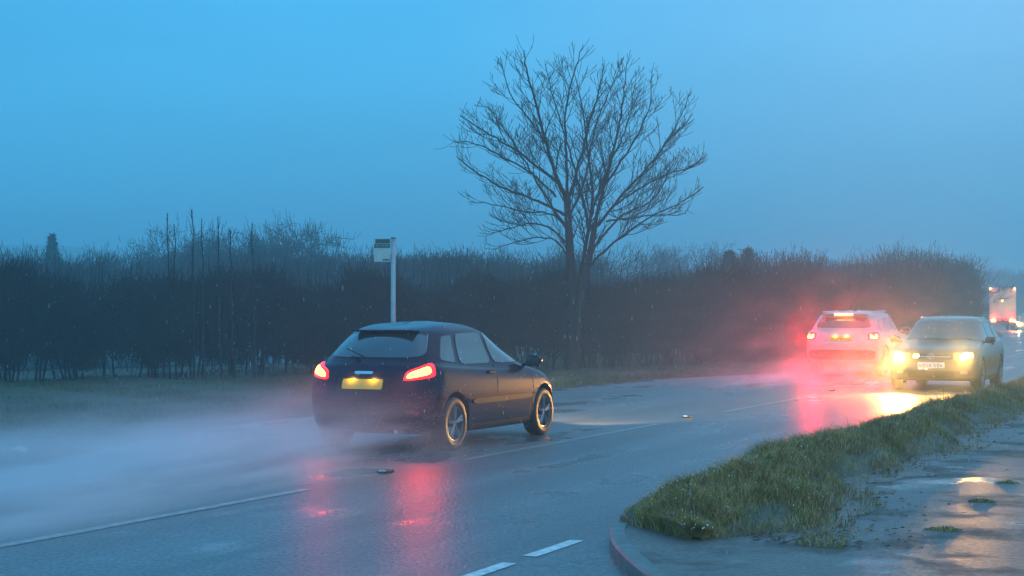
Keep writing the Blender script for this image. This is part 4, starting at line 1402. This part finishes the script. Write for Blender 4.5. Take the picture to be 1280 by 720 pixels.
# ---------- distant lorry seen from behind
def lorry():
    Y = 150.0
    o = empty('lorry', (47.15, Y, 0), math.pi / 2 - math.atan(cs(Y)))
    tag(o, 'distant box lorry seen from behind with red lights at its corners', 'lorry')
    mb = MB(); mb.box((4.0, 0, 2.55), (8.2, 2.5, 3.1), bev=.05); b = mb.build('cargo_box', M['lorry_white'], o)
    mb = MB(); mb.box((9.2, 0, 1.75), (1.9, 2.3, 2.4), bev=.15); mb.build('cab', M['lorry_white'], o)
    mb = MB(); mb.box((4.0, 0, .85), (8.2, .9, .25)); mb.build('chassis', M['trim'], o)
    mb = MB(); mb.box((-.12, 0, 2.45), (.03, 2.3, 2.8)); mb.box((-.14, 0, 2.45), (.03, .04, 2.8)); mb.build('rear_door', M['lorry_white'], o)
    mb = MB(); mb.box((-.2, 0, .62), (.12, 2.4, .22), bev=.02); mb.build('tail_bumper', M['trim'], o)
    mb = MB(); mb.box((-.19, 0, 3.05), (.05, .9, .10)); mb.build('door_handle_bar', M['trim'], o)
    for s in (1, -1):
        for x in (1.0, 2.2, 8.8): wheel(o, x, s * 1.05, .48, .48, .3, s, 6)
        mb = MB(); mb.box((-.16, s * 1.12, 4.02), (.06, .14, .20), bev=.02); mb.build('marker_light', M['lamp_brake_hot'], o)
        mb = MB(); mb.box((-.28, s * .85, .95), (.08, .46, .26), bev=.03); mb.build('tail_light', M['lamp_brake_hot'], o)
        plight(o, (-.6, s * .85, .95), (1, .12, .08), 60, .06)
        plight(o, (-.4, s * 1.1, 4.0), (1, .2, .1), 12, .05)
        for k in range(2):
            mb = MB(); mb.box((-.28, s * (.25 + .28 * k), 1.05), (.06, .20, .20), bev=.03); mb.build('glowing_reflector', M['lens_red'], o)  # reflectors given emission in place of headlight thrown back
    mb = MB(); mb.box((-.22, 0, 2.85), (.06, .22, .18), bev=.03); mb.build('work_light', M['lamp_amber'], o)
    return o
lorry()
def far_car():
    Y = 146.0
    o = empty('distant_car', ((1289 - 640) * Y / FPX, Y + 2, 0), math.pi / 2 - math.atan(cs(Y)) + math.pi)
    tag(o, 'far off dark car beside the lorry showing its bright yellow headlight', 'car')
    P = M['paint_grey']
    lv = [dict(xr=-2.0, xf=2.0, w=.8, z=(.24, .18, .22), cr=.4, cf=.45), dict(xr=-2.1, xf=2.13, w=.885, z=(.52, .38, .44), cr=.42, cf=.5),
          dict(xr=-2.04, xf=2.02, w=.885, z=(.90, .80, .77), cr=.42, cf=.48), dict(xr=-1.92, xf=1.02, w=.82, z=(1.06, .985, 1.00), cr=.42, cf=.5),
          dict(xr=-1.62, xf=.30, w=.635, z=(1.40, 1.42, 1.40), cr=.36, cf=.4), dict(xr=-1.1, xf=-.1, w=.10, z=(1.46, 1.515, 1.48), cr=.2, cf=.2)]
    V, F = body_shell(lv, 30, 4)
    body, bvh = cut_arches(V, F, [(x, .32) for x in (-1.3, 1.3)], .375, .89, [P, M['trim']])
    body.parent = o
    patch(bvh, 'windscreen', FRONT, [(-.70, 1.03), (.70, 1.03), (.55, 1.36), (-.55, 1.36)], M['glass'], o, .008)
    for s in (1, -1):
        for x in (-1.3, 1.3): wheel(o, x, s * .78, .32, .32, .21, s)
        patch(bvh, 'headlight', FRONT, [(s * .65 - .15, .64), (s * .65 + .15, .64), (s * .65 + .15, .78), (s * .65 - .15, .78)], M['head_hot'], o, .012, sq=3)
        plight(o, (2.25, s * .66, .72), (1, .66, .22), 220, .08)
far_car()

# ------------------------------------------------------------------ small things on the road
def stud(Y, off_, label, lit=False):
    p = rp(Y, off_, 0.003)
    o = empty('road_stud', tuple(p), HEAD)
    tag(o, label, 'road stud', 'road studs on the centre line')
    mb = MB(); mb.box((0, 0, .012), (.16, .12, .022), bev=.008); mb.build('housing', M['trim'], o)
    mb = MB(); mb.box((-.07, 0, .022), (.03, .08, .018), bev=.006)
    mb.build('reflector', M['sign_white'], o)
for k, (Y, lab) in enumerate(((15.15, 'black road stud in the centre line gap just behind the dark hatchback'), (23.3, 'pale road stud glinting in the centre line gap right of the dark hatchback'), (31.4, 'small road stud in the centre line gap before the oncoming car'))):
    stud(Y, -0.09, lab)
p = px(25, 563, 0.05)
bm = bmesh.new(); bmesh.ops.create_icosphere(bm, subdivisions=2, radius=.06)
for v in bm.verts: v.co = Vector((v.co.x * 1.4, v.co.y, v.co.z * .55)) * random.uniform(.75, 1.2)
bm.verts.index_update()
lit = mob('litter', [v.co.copy() for v in bm.verts], [[v.index for v in f.verts] for f in bm.faces], M['stone'], loc=(p.x, p.y, .06)); bm.free()
tag(lit, 'small crumpled white litter lying at the grass edge, far left', 'litter')

# ------------------------------------------------------------------ haze and spray
def vol_mat(name, density, col, aniso):
    m = bpy.data.materials.new(name); m.use_nodes = True
    t = m.node_tree; t.nodes.clear()
    o_ = t.nodes.new('ShaderNodeOutputMaterial'); v = t.nodes.new('ShaderNodeVolumePrincipled')
    v.inputs['Color'].default_value = (*col, 1); v.inputs['Density'].default_value = density; v.inputs['Anisotropy'].default_value = aniso
    t.links.new(v.outputs[0], o_.inputs['Volume'])
    return m, t, v
HZ = 55.0
m, t, v = vol_mat('haze_air', 0.0040, (0.58, 0.94, 1.0), 0.45)
x0, x1, y0, y1, z0 = -G - 20, G + 20, -80, 2 * G - 40, -1.2
hz = mob('haze', [(x0, y0, z0), (x1, y0, z0), (x1, y1, z0), (x0, y1, z0), (x0, y0, HZ), (x1, y0, HZ), (x1, y1, HZ), (x0, y1, HZ)],
         [(3, 2, 1, 0), (4, 5, 6, 7), (0, 1, 5, 4), (1, 2, 6, 5), (2, 3, 7, 6), (3, 0, 4, 7)], m)
tag(hz, kind='stuff')

def spray(name, loc, rz, L_, W_, H_, dens, label, tail=0.7, col=(.93, .95, .98), yoff=0):
    """road spray: box domain, density from turbulence, thickest at the wheels and near the ground"""
    m, t, v = vol_mat(name, 0, col, 0.6 if 'mist' in name else 0.3)
    N_ = t.nodes.new; K = t.links.new
    def math_(op, a, b=None, clamp=False):
        n_ = N_('ShaderNodeMath'); n_.operation = op; n_.use_clamp = clamp
        for i, q in enumerate((a, b)):
            if q is None: continue
            if isinstance(q, (int, float)): n_.inputs[i].default_value = q
            else: K(q, n_.inputs[i])
        return n_.outputs[0]
    c = N_('ShaderNodeTexCoord'); sp = N_('ShaderNodeSeparateXYZ'); K(c.outputs['Generated'], sp.inputs[0])
    X, Yc, Z = sp.outputs
    nz = N_('ShaderNodeTexNoise'); nz.inputs['Scale'].default_value = 1.7; nz.inputs['Detail'].default_value = 4
    mpn = N_('ShaderNodeMapping'); mpn.inputs['Scale'].default_value = (.20, 1.3, 1.6); K(c.outputs['Object'], mpn.inputs[0]); K(mpn.outputs[0], nz.inputs['Vector'])
    nf = N_('ShaderNodeMapRange'); nf.inputs['From Min'].default_value = .40; nf.inputs['From Max'].default_value = .62; K(nz.outputs['Fac'], nf.inputs['Value'])
    # height fall-off, lower towards the tail (x = 0)
    xt = math_('POWER', X, tail)
    hz_ = math_('DIVIDE', Z, math_('ADD', math_('MULTIPLY', xt, .75), .22))
    hf = math_('POWER', math_('SUBTRACT', 1.0, hz_, True), 2.2)
    yy = math_('ABSOLUTE', math_('SUBTRACT', math_('MULTIPLY', Yc, 2.0), 1.0))
    yf = math_('SUBTRACT', 1.0, math_('POWER', yy, 2.0), True)
    so_ = N_('ShaderNodeSeparateXYZ'); K(c.outputs['Object'], so_.inputs[0])
    dist_ = math_('MULTIPLY', so_.outputs[0], -1.0)
    wid_ = math_('ADD', math_('MULTIPLY', dist_, .13), .26)
    dy_ = math_('DIVIDE', math_('SUBTRACT', math_('ABSOLUTE', so_.outputs[1]), .75), wid_)
    pl_ = math_('EXPONENT', math_('MULTIPLY', math_('MULTIPLY', dy_, dy_), -1.0))
    if 'mist' not in name:
        yf = math_('MULTIPLY', yf, math_('ADD', math_('MULTIPLY', pl_, 1.5), .22))
    xe = math_('MULTIPLY', math_('SUBTRACT', 1.0, X, True), 8.0, True)
    xs = math_('MULTIPLY', X, 3.0, True)
    d = math_('MULTIPLY', hf, yf)
    d = math_('MULTIPLY', d, xe)
    d = math_('MULTIPLY', d, xs)
    d = math_('MULTIPLY', d, nf.outputs[0])
    d = math_('MULTIPLY', d, dens)
    K(d, v.inputs['Density'])
    a = (-L_, 0); b = (-W_ / 2 + yoff, W_ / 2 + yoff); zz = (.02, H_)
    V = [(x, y, z) for z in zz for (x, y) in ((a[0], b[0]), (a[1], b[0]), (a[1], b[1]), (a[0], b[1]))]
    o = mob(name, V, [(3, 2, 1, 0), (4, 5, 6, 7), (0, 1, 5, 4), (1, 2, 6, 5), (2, 3, 7, 6), (3, 0, 4, 7)], m)
    o.location = loc; o.rotation_euler = (0, 0, rz)
    tag(o, label, 'spray', kind='stuff')
    return o
d_ = Vector((math.sin(ROADANG), math.cos(ROADANG), 0))
c1 = Vector((-0.87, 19.22, 0)) - d_ * 1.0
spray('tyre_spray', c1, HEAD, 16.0, 6.6, 1.10, 2.1, 'pale water spray thrown up behind the dark hatchback', .6, yoff=1.2)
n = 9000
bx_ = -rng.random(n) ** 1.3 * 7.0 - .3
sd = np.where(rng.random(n) < .5, 1, -1)
by_ = sd * .75 + rng.normal(0, .12, n) + sd * np.abs(bx_) * rng.uniform(-.05, .16, n)
hz_ = (.75 - .07 * np.abs(bx_)) * rng.random(n) ** 2.0 + .03
dx, dy = d_.x, d_.y
PP = np.stack([c1.x + bx_ * dx - by_ * dy, c1.y + bx_ * dy + by_ * dx, hz_], 1)
rr = rng.uniform(.0012, .0036, n)
V, F = diamonds(PP, rr, rr)
tag(mob('spray_droplets', V, F, M['droplet'], smooth=True), 'fine water droplets flung up behind the tyres of the dark hatchback', 'water drops', kind='stuff')
c2 = Vector((9.10, 40.75, 0)) - d_ * 1.0
spray('tyre_spray', c2, HEAD, 9.0, 3.0, 1.1, 0.55, 'glowing red spray trailing behind the white car', .6)

spray('glare_mist', Vector((10.6, 43.5, 0)), HEAD, 18.0, 9.0, 4.2, 0.055, 'thin road mist, added mostly as lamp glare, around the white and grey cars', .15, yoff=0)  # some real mist, but added mostly to imitate lens glare round the lamps
